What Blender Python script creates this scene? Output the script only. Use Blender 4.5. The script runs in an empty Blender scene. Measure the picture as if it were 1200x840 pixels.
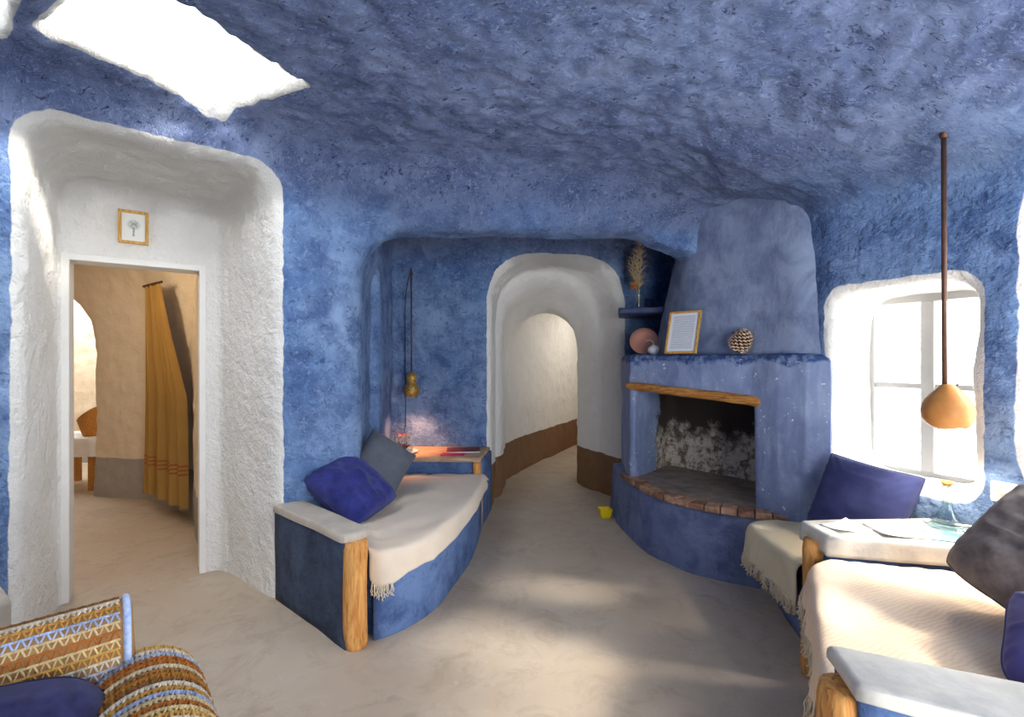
import bpy, bmesh, math, random
import numpy as np
from mathutils import Vector, Matrix, Euler

random.seed(4)
rng = np.random.default_rng(7)
scene = bpy.context.scene
C = scene.collection

# ------------------------------------------------------------------ camera
cam_d = bpy.data.cameras.new('camera')
cam_d.sensor_width = 36.0
cam_d.lens = 16.8
cam_d.clip_start = 0.02
cam = bpy.data.objects.new('camera', cam_d)
cam.location = (0, 0, 1.4)
cam.rotation_euler = (math.radians(90), 0, 0)
C.objects.link(cam)
scene.camera = cam

# ------------------------------------------------------------------ world, sun, exposure
world = bpy.data.worlds.new('daylight')
scene.world = world
world.use_nodes = True
wb = world.node_tree.nodes['Background']
wb.inputs['Color'].default_value = (0.93, 0.97, 1.0, 1)
wb.inputs['Strength'].default_value = 8.0

sun_d = bpy.data.lights.new('sun', 'SUN')
sun_d.energy = 6.0
sun_d.angle = math.radians(8)
sun_d.color = (1.0, 0.93, 0.82)
sun = bpy.data.objects.new('sun', sun_d)
sun.rotation_euler = Vector((-1.77, 0.40, -1.3)).to_track_quat('-Z', 'Y').to_euler()
sun.location = (6, 0, 6)
C.objects.link(sun)

vs = scene.view_settings
vs.view_transform = 'Standard'
vs.look = 'None'
vs.exposure = 0.52
vs.gamma = 1.0
vs.use_curve_mapping = False
scene.cycles.use_denoising = True
scene.cycles.max_bounces = 8
scene.cycles.diffuse_bounces = 6
scene.cycles.transparent_max_bounces = 12
scene.cycles.sample_clamp_indirect = 6.0
scene.cycles.caustics_reflective = False
scene.cycles.caustics_refractive = False


def portal(name, loc, direction, sx, sy):
    d = bpy.data.lights.new(name, 'AREA')
    d.shape = 'RECTANGLE'
    d.size, d.size_y = sx, sy
    d.cycles.is_portal = True
    o = bpy.data.objects.new(name, d)
    o.location = loc
    o.rotation_euler = Vector(direction).to_track_quat('-Z', 'Z').to_euler()
    C.objects.link(o)


# ------------------------------------------------------------------ materials
class NT:
    def __init__(self, name, rough=0.8):
        self.m = bpy.data.materials.new(name)
        self.m.use_nodes = True
        self.n = self.m.node_tree.nodes
        self.l = self.m.node_tree.links
        self.b = self.n['Principled BSDF']
        self.b.inputs['Roughness'].default_value = rough
        self.b.inputs['Specular IOR Level'].default_value = 0.3
        self.tc = self.n.new('ShaderNodeTexCoord').outputs['Object']

    def setv(self, sock, v):
        if isinstance(v, bpy.types.NodeSocket):
            self.l.new(v, sock)
        elif isinstance(v, (tuple, list)) and len(v) == 3 and sock.type == 'RGBA':
            sock.default_value = (*v, 1)
        else:
            sock.default_value = v

    def mapping(self, scale=(1, 1, 1), rot=(0, 0, 0), src=None):
        k = self.n.new('ShaderNodeMapping')
        k.inputs['Scale'].default_value = scale
        k.inputs['Rotation'].default_value = rot
        self.l.new(src or self.tc, k.inputs['Vector'])
        return k.outputs['Vector']

    def noise(self, scale, detail=4, rough=0.55, dist=0.0, vec=None):
        k = self.n.new('ShaderNodeTexNoise')
        k.inputs['Scale'].default_value = scale
        k.inputs['Detail'].default_value = detail
        k.inputs['Roughness'].default_value = rough
        k.inputs['Distortion'].default_value = dist
        self.l.new(vec or self.tc, k.inputs['Vector'])
        return k.outputs['Fac']

    def voronoi(self, scale, feature='F1', vec=None):
        k = self.n.new('ShaderNodeTexVoronoi')
        k.feature = feature
        k.inputs['Scale'].default_value = scale
        self.l.new(vec or self.tc, k.inputs['Vector'])
        return k.outputs['Distance']

    def wave(self, scale, dist=2.0, vec=None, direction='X', detail=2):
        k = self.n.new('ShaderNodeTexWave')
        k.bands_direction = direction
        k.inputs['Scale'].default_value = scale
        k.inputs['Distortion'].default_value = dist
        k.inputs['Detail'].default_value = detail
        self.l.new(vec or self.tc, k.inputs['Vector'])
        return k.outputs['Fac']

    def ramp(self, fac, lo, hi, a=0.0, b=1.0):
        k = self.n.new('ShaderNodeMapRange')
        self.setv(k.inputs['Value'], fac)
        k.inputs['From Min'].default_value = lo
        k.inputs['From Max'].default_value = hi
        k.inputs['To Min'].default_value = a
        k.inputs['To Max'].default_value = b
        return k.outputs['Result']

    def mix(self, fac, a, b):
        k = self.n.new('ShaderNodeMix')
        k.data_type = 'RGBA'
        self.setv(k.inputs[0], fac)
        self.setv(k.inputs[6], a)
        self.setv(k.inputs[7], b)
        return k.outputs[2]

    def math(self, op, a, b=0.0):
        k = self.n.new('ShaderNodeMath')
        k.operation = op
        self.setv(k.inputs[0], a)
        self.setv(k.inputs[1], b)
        return k.outputs[0]

    def attr(self, name, out='Fac'):
        k = self.n.new('ShaderNodeAttribute')
        k.attribute_name = name
        return k.outputs[out]

    def sep(self, src=None):
        k = self.n.new('ShaderNodeSeparateXYZ')
        self.l.new(src or self.tc, k.inputs[0])
        return k.outputs

    def bump(self, h, strength=0.5, dist=0.01):
        k = self.n.new('ShaderNodeBump')
        k.inputs['Strength'].default_value = strength
        k.inputs['Distance'].default_value = dist
        self.l.new(h, k.inputs['Height'])
        self.l.new(k.outputs['Normal'], self.b.inputs['Normal'])

    def color(self, c):
        self.setv(self.b.inputs['Base Color'], c)


def srgb(r, g, b):
    f = lambda v: (v / 255 / 12.92) if v / 255 <= 0.04045 else ((v / 255 + 0.055) / 1.055) ** 2.4
    return (f(r), f(g), f(b))


WHITE = (0.83, 0.81, 0.77)
BROWN = (0.20, 0.105, 0.052)


def paint(t, deep, mid, chalk, bscale, fleck, v):
    c = t.mix(t.ramp(t.noise(1.7, 5, 0.6), 0.32, 0.68), mid, chalk)
    c = t.mix(t.ramp(t.noise(5.0, 6, 0.65, 0.4), 0.42, 0.62, 0, 0.8), c, deep)
    c = t.mix(t.ramp(t.noise(26 * bscale, 6, 0.72, 1.2, v), 0.53, 0.63, 0, fleck), c, chalk)
    c = t.mix(t.ramp(t.noise(19 * bscale, 6, 0.7, 1.6, v), 0.57, 0.64, 0, fleck), c, tuple(x * 0.5 for x in deep))  # dark mottled paint, also imitating shade in the chipped crevices
    return c


def plaster(name, deep, mid, chalk, bump=0.5, bscale=1.0, painted=True, fleck=0.35, stretch=(1, 1, 1), upper=None):
    t = NT(name, 0.85)
    v = t.mapping(stretch)
    c = paint(t, deep, mid, chalk, bscale, fleck, v)
    h = t.math('ADD', t.noise(16 * bscale, 6, 0.6, 0.25, v), t.math('MULTIPLY', t.noise(55 * bscale, 4, 0.6, 0.5, v), 0.25))
    if upper:
        v2 = t.mapping((1, 1.7, 1), (0, 0, 0.5))
        f = t.ramp(t.math('ADD', t.attr('upper'), t.ramp(t.noise(3, 4), 0.2, 0.8, -0.3, 0.3)), 0.2, 0.8)
        c = t.mix(f, c, paint(t, *upper, 1.2, 1.0, v2))
        h2 = t.math('MULTIPLY', t.noise(22, 7, 0.72, 1.2, v2), 4.2)
        k = t.n.new('ShaderNodeMix')
        t.setv(k.inputs[0], f)
        t.setv(k.inputs[2], h)
        t.setv(k.inputs[3], h2)
        h = k.outputs[0]
    if painted:
        e = t.ramp(t.noise(9, 3), 0, 1, -0.014, 0.014)
        w = t.math('ADD', t.attr('white'), e)
        wf = t.ramp(w, -0.002, 0.002)
        wc = t.mix(t.ramp(t.noise(6, 5, 0.6), 0.4, 0.7, 0, 0.5), WHITE, (0.75, 0.73, 0.69))
        c = t.mix(wf, c, wc)
        bw = t.math('ADD', t.attr('brown'), e)
        bc = t.mix(t.noise(7, 5), BROWN, (0.27, 0.15, 0.075))
        c = t.mix(t.ramp(bw, -0.002, 0.002), c, bc)
    t.color(c)
    t.bump(h, bump, 0.05)
    return t.m


mat_wall = plaster('blue_cave_plaster', (0.05, 0.10, 0.245), (0.105, 0.20, 0.42), (0.26, 0.38, 0.60), 0.7, fleck=0.6,
                   upper=((0.10, 0.145, 0.315), (0.17, 0.235, 0.465), (0.33, 0.41, 0.65)))
mat_fire = plaster('blue_fireplace_plaster', (0.135, 0.175, 0.30), (0.20, 0.255, 0.40), (0.32, 0.385, 0.54), 0.2, 0.6, False, 0.2, (1, 1, 0.35))
mat_base = plaster('blue_hearth_base_plaster', (0.08, 0.10, 0.21), (0.125, 0.16, 0.305), (0.20, 0.245, 0.40), 0.3, 0.8, False, 0.25)
mat_bench = plaster('blue_bench_plaster', (0.035, 0.07, 0.195), (0.07, 0.13, 0.315), (0.16, 0.25, 0.46), 0.3, 0.9, False, 0.3)
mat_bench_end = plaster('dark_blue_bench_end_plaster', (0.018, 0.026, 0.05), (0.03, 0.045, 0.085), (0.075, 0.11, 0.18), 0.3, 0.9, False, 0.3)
mat_passage = plaster('white_passage_plaster', WHITE, WHITE, WHITE, 0.4, 0.7, True, 0.0)


def simple(name, col, rough=0.7, col2=None, nscale=8, bump=0.0, bscale=40, metal=0.0, detail=5):
    t = NT(name, rough)
    t.b.inputs['Metallic'].default_value = metal
    if col2 is None:
        col2 = tuple(x * 0.8 for x in col)
    t.color(t.mix(t.ramp(t.noise(nscale, detail, 0.6), 0.35, 0.65), col, col2))
    if bump:
        t.bump(t.noise(bscale, 5, 0.6), bump, 0.01)
    return t.m


def fabric(name, col, col2, weave=260, bump=0.3, sheen=0.3, nscale=6):
    t = NT(name, 0.95)
    t.b.inputs['Sheen Weight'].default_value = sheen
    t.b.inputs['Specular IOR Level'].default_value = 0.1
    t.color(t.mix(t.ramp(t.noise(nscale, 6, 0.65), 0.35, 0.65), col, col2))
    h = t.math('ADD', t.wave(weave, 0.6, None, 'X'), t.wave(weave, 0.6, None, 'Y'))
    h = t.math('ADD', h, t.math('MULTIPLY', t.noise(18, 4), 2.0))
    t.bump(h, bump, 0.004)
    return t.m


def wood(name, a, b, scale=9, along=(1, 1, 0.12), rough=0.65):
    t = NT(name, rough)
    v = t.mapping(along)
    n = t.noise(scale * 4, 6, 0.65, 1.5, v)
    c = t.mix(t.ramp(n, 0.38, 0.62), a, b)
    c = t.mix(t.ramp(t.noise(scale * 9, 4, 0.6, 0, v), 0.58, 0.66, 0, 0.7), c, tuple(x * 0.35 for x in a))
    t.color(c)
    t.bump(n, 0.5, 0.008)
    return t.m


mat_log = wood('orange_brown_log_wood', srgb(196, 128, 62), srgb(226, 170, 100))
mat_log_x = wood('weathered_beam_wood', srgb(150, 92, 42), srgb(204, 146, 78), 9, (0.15, 0.15, 1))
mat_table_wood = wood('pale_shelf_wood', srgb(164, 134, 106), srgb(196, 170, 142), 6, (0.15, 1, 1))
mat_darkwood = wood('dark_stained_wood', srgb(62, 40, 30), srgb(104, 70, 48), 8)
mat_frame_wood = wood('golden_frame_wood', srgb(190, 136, 62), srgb(222, 178, 104), 20)
mat_shelf = simple('navy_painted_shelf', (0.035, 0.05, 0.13), 0.6, (0.07, 0.09, 0.19), 12, 0.3)
mat_cap = simple('grey_cream_plaster_cap', (0.56, 0.50, 0.42), 0.7, (0.44, 0.39, 0.33), 7, 0.25, 30)
mat_slab = simple('pale_worn_slab_plaster', (0.70, 0.66, 0.58), 0.5, (0.50, 0.48, 0.45), 9, 0.25, 30)
mat_whitetrim = simple('white_painted_wood', (0.84, 0.82, 0.78), 0.6, (0.80, 0.78, 0.74), 6)
mat_cream = fabric('cream_throw_cloth', (0.78, 0.64, 0.50), (0.84, 0.71, 0.57), 180, 0.25, 0.1, 4)
mat_cream2 = fabric('ivory_throw_cloth', (0.66, 0.56, 0.38), (0.74, 0.65, 0.46), 180, 0.25, 0.1, 4)
mat_royal = fabric('royal_blue_velvet', (0.018, 0.023, 0.13), (0.038, 0.045, 0.22), 300, 0.35, 0.12, 14)
mat_slate = fabric('slate_grey_cotton', (0.085, 0.095, 0.12), (0.115, 0.125, 0.15), 330, 0.2, 0.1, 10)
mat_navy = fabric('navy_blue_cotton', (0.032, 0.040, 0.125), (0.045, 0.055, 0.165), 330, 0.2, 0.1, 8)
mat_navyv = fabric('dark_navy_velvet', (0.014, 0.014, 0.06), (0.032, 0.032, 0.115), 300, 0.35, 0.15, 22)
mat_taupe = fabric('taupe_velvet', (0.11, 0.085, 0.08), (0.24, 0.195, 0.18), 260, 0.3, 0.35, 16)
mat_violet = fabric('violet_blue_cotton', (0.055, 0.05, 0.20), (0.075, 0.07, 0.25), 330, 0.2, 0.3, 8)
mat_fringe_m = fabric('cream_fringe_yarn', (0.70, 0.60, 0.42), (0.78, 0.68, 0.50), 100, 0.1, 0.1)
mat_brass = simple('aged_brass', (0.62, 0.38, 0.10), 0.4, (0.25, 0.13, 0.03), 60, 0.4, 60, 0.45)
mat_rod = simple('dark_bronze_rod', (0.16, 0.085, 0.055), 0.45, (0.10, 0.05, 0.035), 12, 0, 40, 0.4)
mat_black = simple('black_plastic', (0.012, 0.012, 0.014), 0.5)
mat_paper = simple('white_paper', (0.86, 0.86, 0.86), 0.8, (0.82, 0.82, 0.83), 3)
mat_ceramic = simple('white_glazed_ceramic', (0.82, 0.80, 0.77), 0.25, (0.78, 0.76, 0.73), 5)
mat_yellow = simple('bright_yellow_plastic', (0.90, 0.68, 0.01), 0.45, (0.82, 0.60, 0.01), 5)
mat_socket = simple('cream_socket_plastic', (0.82, 0.80, 0.72), 0.4, (0.80, 0.78, 0.70), 3)
mat_gourdlamp = simple('tan_gourd_skin', srgb(186, 122, 62), 0.5, srgb(204, 146, 84), 9, 0.1, 30)
mat_copper = simple('copper_pink_lustre', srgb(206, 140, 112), 0.35, srgb(176, 128, 120), 9, 0, 40, 0.35)
mat_cone = simple('pine_cone_scale', srgb(226, 204, 180), 0.8, srgb(160, 122, 92), 60)
mat_cone_core = simple('pine_cone_core', srgb(52, 30, 22), 0.9)
mat_pampas = simple('dried_pampas_grass', srgb(222, 206, 172), 0.9, srgb(196, 172, 132), 30)
mat_flower = simple('dried_orange_flower', srgb(206, 140, 52), 0.8, srgb(170, 96, 34), 40)
mat_red = simple('dark_red_petals', srgb(176, 26, 38), 0.6, srgb(110, 14, 22), 60)
mat_pink = simple('pink_booklet_cover', srgb(212, 66, 110), 0.6, srgb(190, 50, 92), 10)
mat_magazine = simple('red_brown_magazine_cover', srgb(150, 72, 62), 0.5, srgb(70, 44, 48), 26)
mat_teal = simple('teal_paper', srgb(120, 176, 184), 0.6, srgb(150, 196, 200), 14)
mat_wicker = wood('golden_wicker', srgb(166, 104, 44), srgb(206, 148, 76), 14, (1, 1, 3))
mat_linen = fabric('white_table_linen', (0.74, 0.73, 0.72), (0.80, 0.79, 0.78), 300, 0.15, 0.1)
mat_yarn_gap = simple('dark_crochet_backing', srgb(150, 112, 72), 0.95, srgb(170, 130, 86), 40)


def glass_mat(name, tint=(1, 1, 1), gloss=0.08):
    t = NT(name)
    t.n.remove(t.b)
    tr = t.n.new('ShaderNodeBsdfTransparent')
    tr.inputs[0].default_value = (*tint, 1)
    gl = t.n.new('ShaderNodeBsdfGlossy')
    gl.inputs['Roughness'].default_value = 0.03
    fr = t.n.new('ShaderNodeLayerWeight')
    fac = t.math('MULTIPLY', t.math('POWER', fr.outputs['Facing'], 4.0), 0.6)
    mx = t.n.new('ShaderNodeMixShader')
    t.l.new(t.math('ADD', fac, gloss), mx.inputs[0])
    t.l.new(tr.outputs[0], mx.inputs[1])
    t.l.new(gl.outputs[0], mx.inputs[2])
    t.l.new(mx.outputs[0], t.n['Material Output'].inputs[0])
    return t.m


mat_pane = glass_mat('window_glass', (1, 1, 1), 0.02)
mat_glass = glass_mat('clear_glass', (0.88, 0.93, 0.93), 0.09)


def emit_mat(name, col, strength):
    t = NT(name)
    t.b.inputs['Emission Color'].default_value = (*col, 1)
    t.b.inputs['Emission Strength'].default_value = strength
    t.color(col)
    return t.m


mat_bulb = emit_mat('lit_bulb', (1.0, 0.86, 0.62), 25)

# ------------------------------------------------------------------ mesh helpers
OFF = {}


def mesh_data(name, V, F, smooth=True):
    me = bpy.data.meshes.new(name)
    V = np.asarray(V, dtype=np.float64)
    me.from_pydata([tuple(p) for p in V], [], [tuple(int(i) for i in f) for f in F])
    if smooth:
        me.polygons.foreach_set('use_smooth', [True] * len(me.polygons))
    me.update()
    return me


def link(name, me, mat, parent=None, loc=(0, 0, 0)):
    o = bpy.data.objects.new(name, me)
    C.objects.link(o)
    if isinstance(mat, (list, tuple)):
        for m in mat:
            me.materials.append(m)
    elif mat is not None:
        me.materials.append(mat)
    if parent is not None:
        o.parent = parent
        OFF[o.name] = OFF.get(parent.name, np.zeros(3))
    else:
        o.location = loc
        OFF[o.name] = np.array(loc, float)
    return o


def part(name, VF, mat, parent, smooth=True):
    """mesh in world coordinates, made a child of parent"""
    V, F = VF
    off = OFF.get(parent.name, np.zeros(3))
    return link(name, mesh_data(name, np.asarray(V, float) - off, F, smooth), mat, parent)


def single(name, VF, mat, label, cat, group=None, smooth=True):
    V, F = VF
    V = np.asarray(V, float)
    lo, hi = V.min(0), V.max(0)
    loc = np.array([(lo[0] + hi[0]) / 2, (lo[1] + hi[1]) / 2, lo[2]])
    o = link(name, mesh_data(name, V - loc, F, smooth), mat, None, loc)
    return tag(o, label, cat, group)


def tag(o, label=None, cat=None, group=None, kind=None):
    if label:
        o['label'] = label
    if cat:
        o['category'] = cat
    if group:
        o['group'] = group
    if kind:
        o['kind'] = kind
    return o


def thing(name, loc, label, cat, group=None):
    o = bpy.data.objects.new(name, None)
    o.empty_display_size = 0.1
    C.objects.link(o)
    o.location = loc
    OFF[o.name] = np.array(loc, float)
    return tag(o, label, cat, group)


def join(*vfs):
    V, F, n = [], [], 0
    for v, f in vfs:
        v = np.asarray(v, float)
        V.append(v)
        F += [tuple(i + n for i in q) for q in f]
        n += len(v)
    return np.concatenate(V), F


def xf(VF, m):
    V = np.asarray(VF[0], float)
    m = np.array(m)
    return V @ m[:3, :3].T + m[:3, 3], VF[1]


def mat4(loc, rot=(0, 0, 0), axes=None):
    if axes is not None:
        m = Matrix.Identity(4)
        for j in range(3):
            for i in range(3):
                m[i][j] = axes[j][i]
        m.translation = Vector(loc)
        return m
    return Matrix.Translation(loc) @ Euler(rot).to_matrix().to_4x4()


def bev_box(sx, sy, sz, b=0.004, seg=2):
    """box centred on x, y, sitting on z = 0"""
    bm = bmesh.new()
    bmesh.ops.create_cube(bm, size=1)
    for v in bm.verts:
        v.co = Vector((v.co.x * sx, v.co.y * sy, (v.co.z + 0.5) * sz))
    if b > 0:
        bmesh.ops.bevel(bm, geom=list(bm.edges), offset=min(b, 0.45 * min(sx, sy, sz)), segments=seg, affect='EDGES', profile=0.5)
    bm.verts.index_update()
    V = np.array([v.co for v in bm.verts])
    F = [[v.index for v in f.verts] for f in bm.faces]
    bm.free()
    return V, F


def loft(rings, cap=True):
    n = len(rings[0])
    V = np.concatenate([np.asarray(r, float) for r in rings])
    F = []
    for k in range(len(rings) - 1):
        for i in range(n):
            j = (i + 1) % n
            F.append((k * n + i, k * n + j, (k + 1) * n + j, (k + 1) * n + i))
    if cap:
        F.append(tuple(reversed(range(n))))
        F.append(tuple((len(rings) - 1) * n + i for i in range(n)))
    return V, F


def lathe(profile, seg=24, cap=True):
    rings = []
    for r, z in profile:
        a = np.arange(seg) * 2 * math.pi / seg
        rings.append(np.stack([r * np.cos(a), r * np.sin(a), np.full(seg, z)], 1))
    return loft(rings, cap)


def tube(path, r, seg=8, cap=True):
    P = np.asarray(path, float)
    n = len(P)
    R = np.full(n, r) if np.isscalar(r) else np.asarray(r, float)
    T = np.gradient(P, axis=0)
    T /= np.linalg.norm(T, axis=1)[:, None] + 1e-9
    up = np.array([0, 0, 1.0]) if abs(T[0][2]) < 0.9 else np.array([1.0, 0, 0])
    rings = []
    x = np.cross(up, T[0])
    x /= np.linalg.norm(x)
    a = np.arange(seg) * 2 * math.pi / seg
    for i in range(n):
        x = x - T[i] * (x @ T[i])
        x /= np.linalg.norm(x) + 1e-9
        y = np.cross(T[i], x)
        rings.append(P[i] + R[i] * (np.cos(a)[:, None] * x + np.sin(a)[:, None] * y))
    return loft(rings, cap)


def smooth_path(pts, n=40, closed=False):
    P = np.asarray(pts, float)
    out = []
    m = len(P)
    for t in np.linspace(0, m - 1 - 1e-6, n):
        i = int(t)
        f = t - i
        p0, p1, p2, p3 = P[max(i - 1, 0)], P[i], P[min(i + 1, m - 1)], P[min(i + 2, m - 1)]
        out.append(0.5 * ((2 * p1) + (-p0 + p2) * f + (2 * p0 - 5 * p1 + 4 * p2 - p3) * f ** 2 + (-p0 + 3 * p1 - 3 * p2 + p3) * f ** 3))
    return np.array(out)


TAB = rng.random((64, 64, 64)).astype(np.float32)


def vnoise(P, scale):
    """smooth value noise in -1..1"""
    Q = np.asarray(P, float) * scale + 1000.0
    I = np.floor(Q).astype(int)
    f = Q - I
    f = f * f * (3 - 2 * f)
    r = 0
    for dx in (0, 1):
        for dy in (0, 1):
            for dz in (0, 1):
                w = (f[:, 0] if dx else 1 - f[:, 0]) * (f[:, 1] if dy else 1 - f[:, 1]) * (f[:, 2] if dz else 1 - f[:, 2])
                r = r + w * TAB[(I[:, 0] + dx) % 64, (I[:, 1] + dy) % 64, (I[:, 2] + dz) % 64]
    return r * 2 - 1


# ------------------------------------------------------------------ signed-distance plaster surfaces
def smin(a, b, k):
    h = np.maximum(k - np.abs(a - b), 0) / k
    return np.minimum(a, b) - h * h * (k * 0.25)


def smax(a, b, k):
    return -smin(-a, -b, k)


def poly_sd(X, Y, pts):
    X, Y = np.broadcast_arrays(X, Y)
    d = np.full(X.shape, 1e9, np.float32)
    inside = np.zeros(X.shape, bool)
    n = len(pts)
    for i in range(n):
        ax, ay = pts[i]
        bx, by = pts[(i + 1) % n]
        ex, ey = bx - ax, by - ay
        wx, wy = X - ax, Y - ay
        t = np.clip((wx * ex + wy * ey) / (ex * ex + ey * ey), 0, 1)
        d = np.minimum(d, (wx - ex * t) ** 2 + (wy - ey * t) ** 2)
        c1 = Y >= ay
        c2 = Y < by
        c3 = ex * wy > ey * wx
        inside ^= (c1 & c2 & c3) | (~c1 & ~c2 & ~c3)
    d = np.sqrt(d)
    return np.where(inside, -d, d).astype(np.float32)


def surface_net(F, org, h):
    S = F < 0
    cnt = np.zeros(tuple(s - 1 for s in F.shape), np.int8)
    for dx in (0, 1):
        for dy in (0, 1):
            for dz in (0, 1):
                cnt += S[dx:F.shape[0] - 1 + dx, dy:F.shape[1] - 1 + dy, dz:F.shape[2] - 1 + dz]
    act = (cnt > 0) & (cnt < 8)
    I = np.argwhere(act)
    idx = np.full(act.shape, -1, np.int32)
    idx[act] = np.arange(len(I))
    cor = np.array([(a, b, c) for a in (0, 1) for b in (0, 1) for c in (0, 1)])
    val = np.stack([F[I[:, 0] + c[0], I[:, 1] + c[1], I[:, 2] + c[2]] for c in cor], 1)
    acc = np.zeros((len(I), 3))
    num = np.zeros(len(I))
    for i in range(8):
        for j in range(i + 1, 8):
            if np.abs(cor[i] - cor[j]).sum() != 1:
                continue
            a, b = val[:, i], val[:, j]
            m = (a < 0) != (b < 0)
            t = np.where(m, a / np.where(m, a - b, 1), 0)
            acc += np.where(m[:, None], cor[i] + (cor[j] - cor[i]) * t[:, None], 0)
            num += m
    V = (I + acc / num[:, None]) * h + np.array(org)
    quads = []
    for ax in range(3):
        o = [a for a in range(3) if a != ax]
        sl0 = [slice(None)] * 3
        sl1 = [slice(None)] * 3
        sl0[ax] = slice(0, -1)
        sl1[ax] = slice(1, None)
        A, B = S[tuple(sl0)], S[tuple(sl1)]
        E = np.argwhere(A != B)
        ok = (E[:, o[0]] > 0) & (E[:, o[1]] > 0) & (E[:, o[0]] < F.shape[o[0]] - 1) & (E[:, o[1]] < F.shape[o[1]] - 1)
        E = E[ok]
        q = []
        for da, db in ((0, 0), (1, 0), (1, 1), (0, 1)):
            k = E.copy()
            k[:, o[0]] -= 1 - da
            k[:, o[1]] -= 1 - db
            q.append(idx[k[:, 0], k[:, 1], k[:, 2]])
        q = np.stack(q, 1)
        flip = A[E[:, 0], E[:, 1], E[:, 2]]
        if ax == 1:
            flip = ~flip
        q[flip] = q[flip][:, ::-1]
        quads.append(q)
    return V, np.concatenate(quads)      # normals point towards negative values


def vnormals(V, Q):
    n = np.cross(V[Q[:, 2]] - V[Q[:, 0]], V[Q[:, 3]] - V[Q[:, 1]])
    N = np.zeros_like(V)
    for k in range(4):
        np.add.at(N, Q[:, k], n)
    return N / (np.linalg.norm(N, axis=1)[:, None] + 1e-12)


def net_object(name, V, Q, N, mat, attrs=None, parent=None, flip=False):
    used, inv = np.unique(Q.ravel(), return_inverse=True)
    q = inv.reshape(Q.shape)
    if flip:
        q = q[:, ::-1]
    v = V[used] - (OFF.get(parent.name, 0) if parent else 0)
    me = bpy.data.meshes.new(name)
    me.vertices.add(len(v))
    me.vertices.foreach_set('co', v.astype(np.float32).ravel())
    me.loops.add(q.size)
    me.loops.foreach_set('vertex_index', q.astype(np.int32).ravel())
    me.polygons.add(len(q))
    me.polygons.foreach_set('loop_start', (np.arange(len(q)) * 4).astype(np.int32))
    me.update(calc_edges=True)
    me.validate()
    me.polygons.foreach_set('use_smooth', np.ones(len(me.polygons), bool))
    for an, av in (attrs or {}).items():
        a = me.attributes.new(an, 'FLOAT', 'POINT')
        a.data.foreach_set('value', av[used].astype(np.float32))
    me.normals_split_custom_set_from_vertices((N[used] * (-1 if flip else 1)).astype(np.float32))
    return link(name, me, mat, parent)


def grid(lo, hi, h):
    ax = [np.arange(lo[i], hi[i] + h * 0.5, h, dtype=np.float32) for i in range(3)]
    return ax[0][:, None, None], ax[1][None, :, None], ax[2][None, None, :]


# frames of reference ------------------------------------------------
U, NIN = np.array([0.812, 0.583]), np.array([-0.583, 0.812])        # left wall: along, into the rock
L0 = np.array([-1.36, 2.77])
WU, WQ = np.array([0.434, -0.9]), np.array([0.9, 0.434])            # window wall: towards the room's rear, outwards
W0 = np.array([1.79, 2.69])
AU, AB = np.array([0.976, 0.2177]), np.array([-0.2177, 0.976])      # arch wall: along, into the passage
A0 = np.array([-0.18, 4.42])
E1, EN = np.array([0.982, 0.188]), np.array([-0.188, 0.982])        # lintel
E0 = np.array([-0.954, 3.06])


def loc2(X, Y, o, a, b):
    return (X - o[0]) * a[0] + (Y - o[1]) * a[1], (X - o[0]) * b[0] + (Y - o[1]) * b[1]


def lw(u, d, z):
    """point from left-wall coordinates"""
    p = L0 + U * u + NIN * d
    return np.array([p[0], p[1], z])


def ww(w, q, z):
    p = W0 + WU * w + WQ * q
    return np.array([p[0], p[1], z])


MAIN = [(-2.9, 1.66), (-0.954, 3.06), (1.35, 3.5), (1.58, 3.62), (1.74, 2.95), (1.79, 2.69), (2.6, 1.01), (2.75, -1.2), (-3.0, -1.2)]
ALC = [(-1.0, 3.20), (-1.12, 4.50), (-0.18, 4.42), (1.03, 4.69), (1.6, 4.80), (1.6, 3.70), (1.1, 3.55)]
CHAM = [(-1.0, 3.28), (-1.12, 4.50), (-0.18, 4.42), (1.03, 4.69), (1.6, 4.80), (1.6, 3.80), (1.0, 3.66)]
SKY1 = [(-1.535, 2.53), (-1.0, 2.296), (-1.32, 1.58), (-1.87, 1.90)]
SKY2 = [(-2.08, 1.93), (-1.58, 1.54), (-1.9, 0.9), (-2.5, 1.25)]
PASS = [(-0.12, 4.50), (-0.07, 5.5), (0.10, 5.95), (1.04, 7.76), (2.3, 8.4), (3.0, 7.2), (0.95, 6.0), (0.73, 5.4), (1.02, 4.62)]
ROOM2 = [(-3.61, 2.14), (-5.5, 3.3), (-5.4, 4.95), (-4.30, 4.86), (-3.62, 4.74), (-2.86, 4.27), (-2.24, 3.42), (-1.99, 3.30)]
ROOM3 = [(-6.2, 5.1), (-6.2, 6.4), (-3.9, 6.5), (-4.0, 5.1)]


def ceil_h(X, Y):
    dw = (X - W0[0]) * -WQ[0] + (Y - W0[1]) * -WQ[1]
    return 2.70 - 0.38 * np.exp(-(np.maximum(dw, 0) / 0.62) ** 2) + 0.14 * np.clip((Y - 2.65) / 0.5, 0, 1) * np.clip((X - 0.6) / 0.6, 0, 1)


def sd_niche(X, Y, Z, grow=0.0):
    u, d = loc2(X, Y, L0, U, NIN)
    s = smax(u + 0.354 * d, -1.055 + 0.05 * d - u, 0.10)
    return smax(s, Z - (2.50 - 0.12 * d) + 0.02 * u, 0.20) - grow, u, d


def sd_arch(X, Y, Z):
    a, b = loc2(X, Y, A0, AU, AB)
    sh = np.clip(b / 0.22, 0, 1) * 0.10
    return smax(smax(sh - a, a - 1.25 + np.clip(b, 0, 0.4) * 0.3, 0.05), Z - 2.36 + np.clip(b, 0, 1) * 0.25, 0.55), a, b


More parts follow.
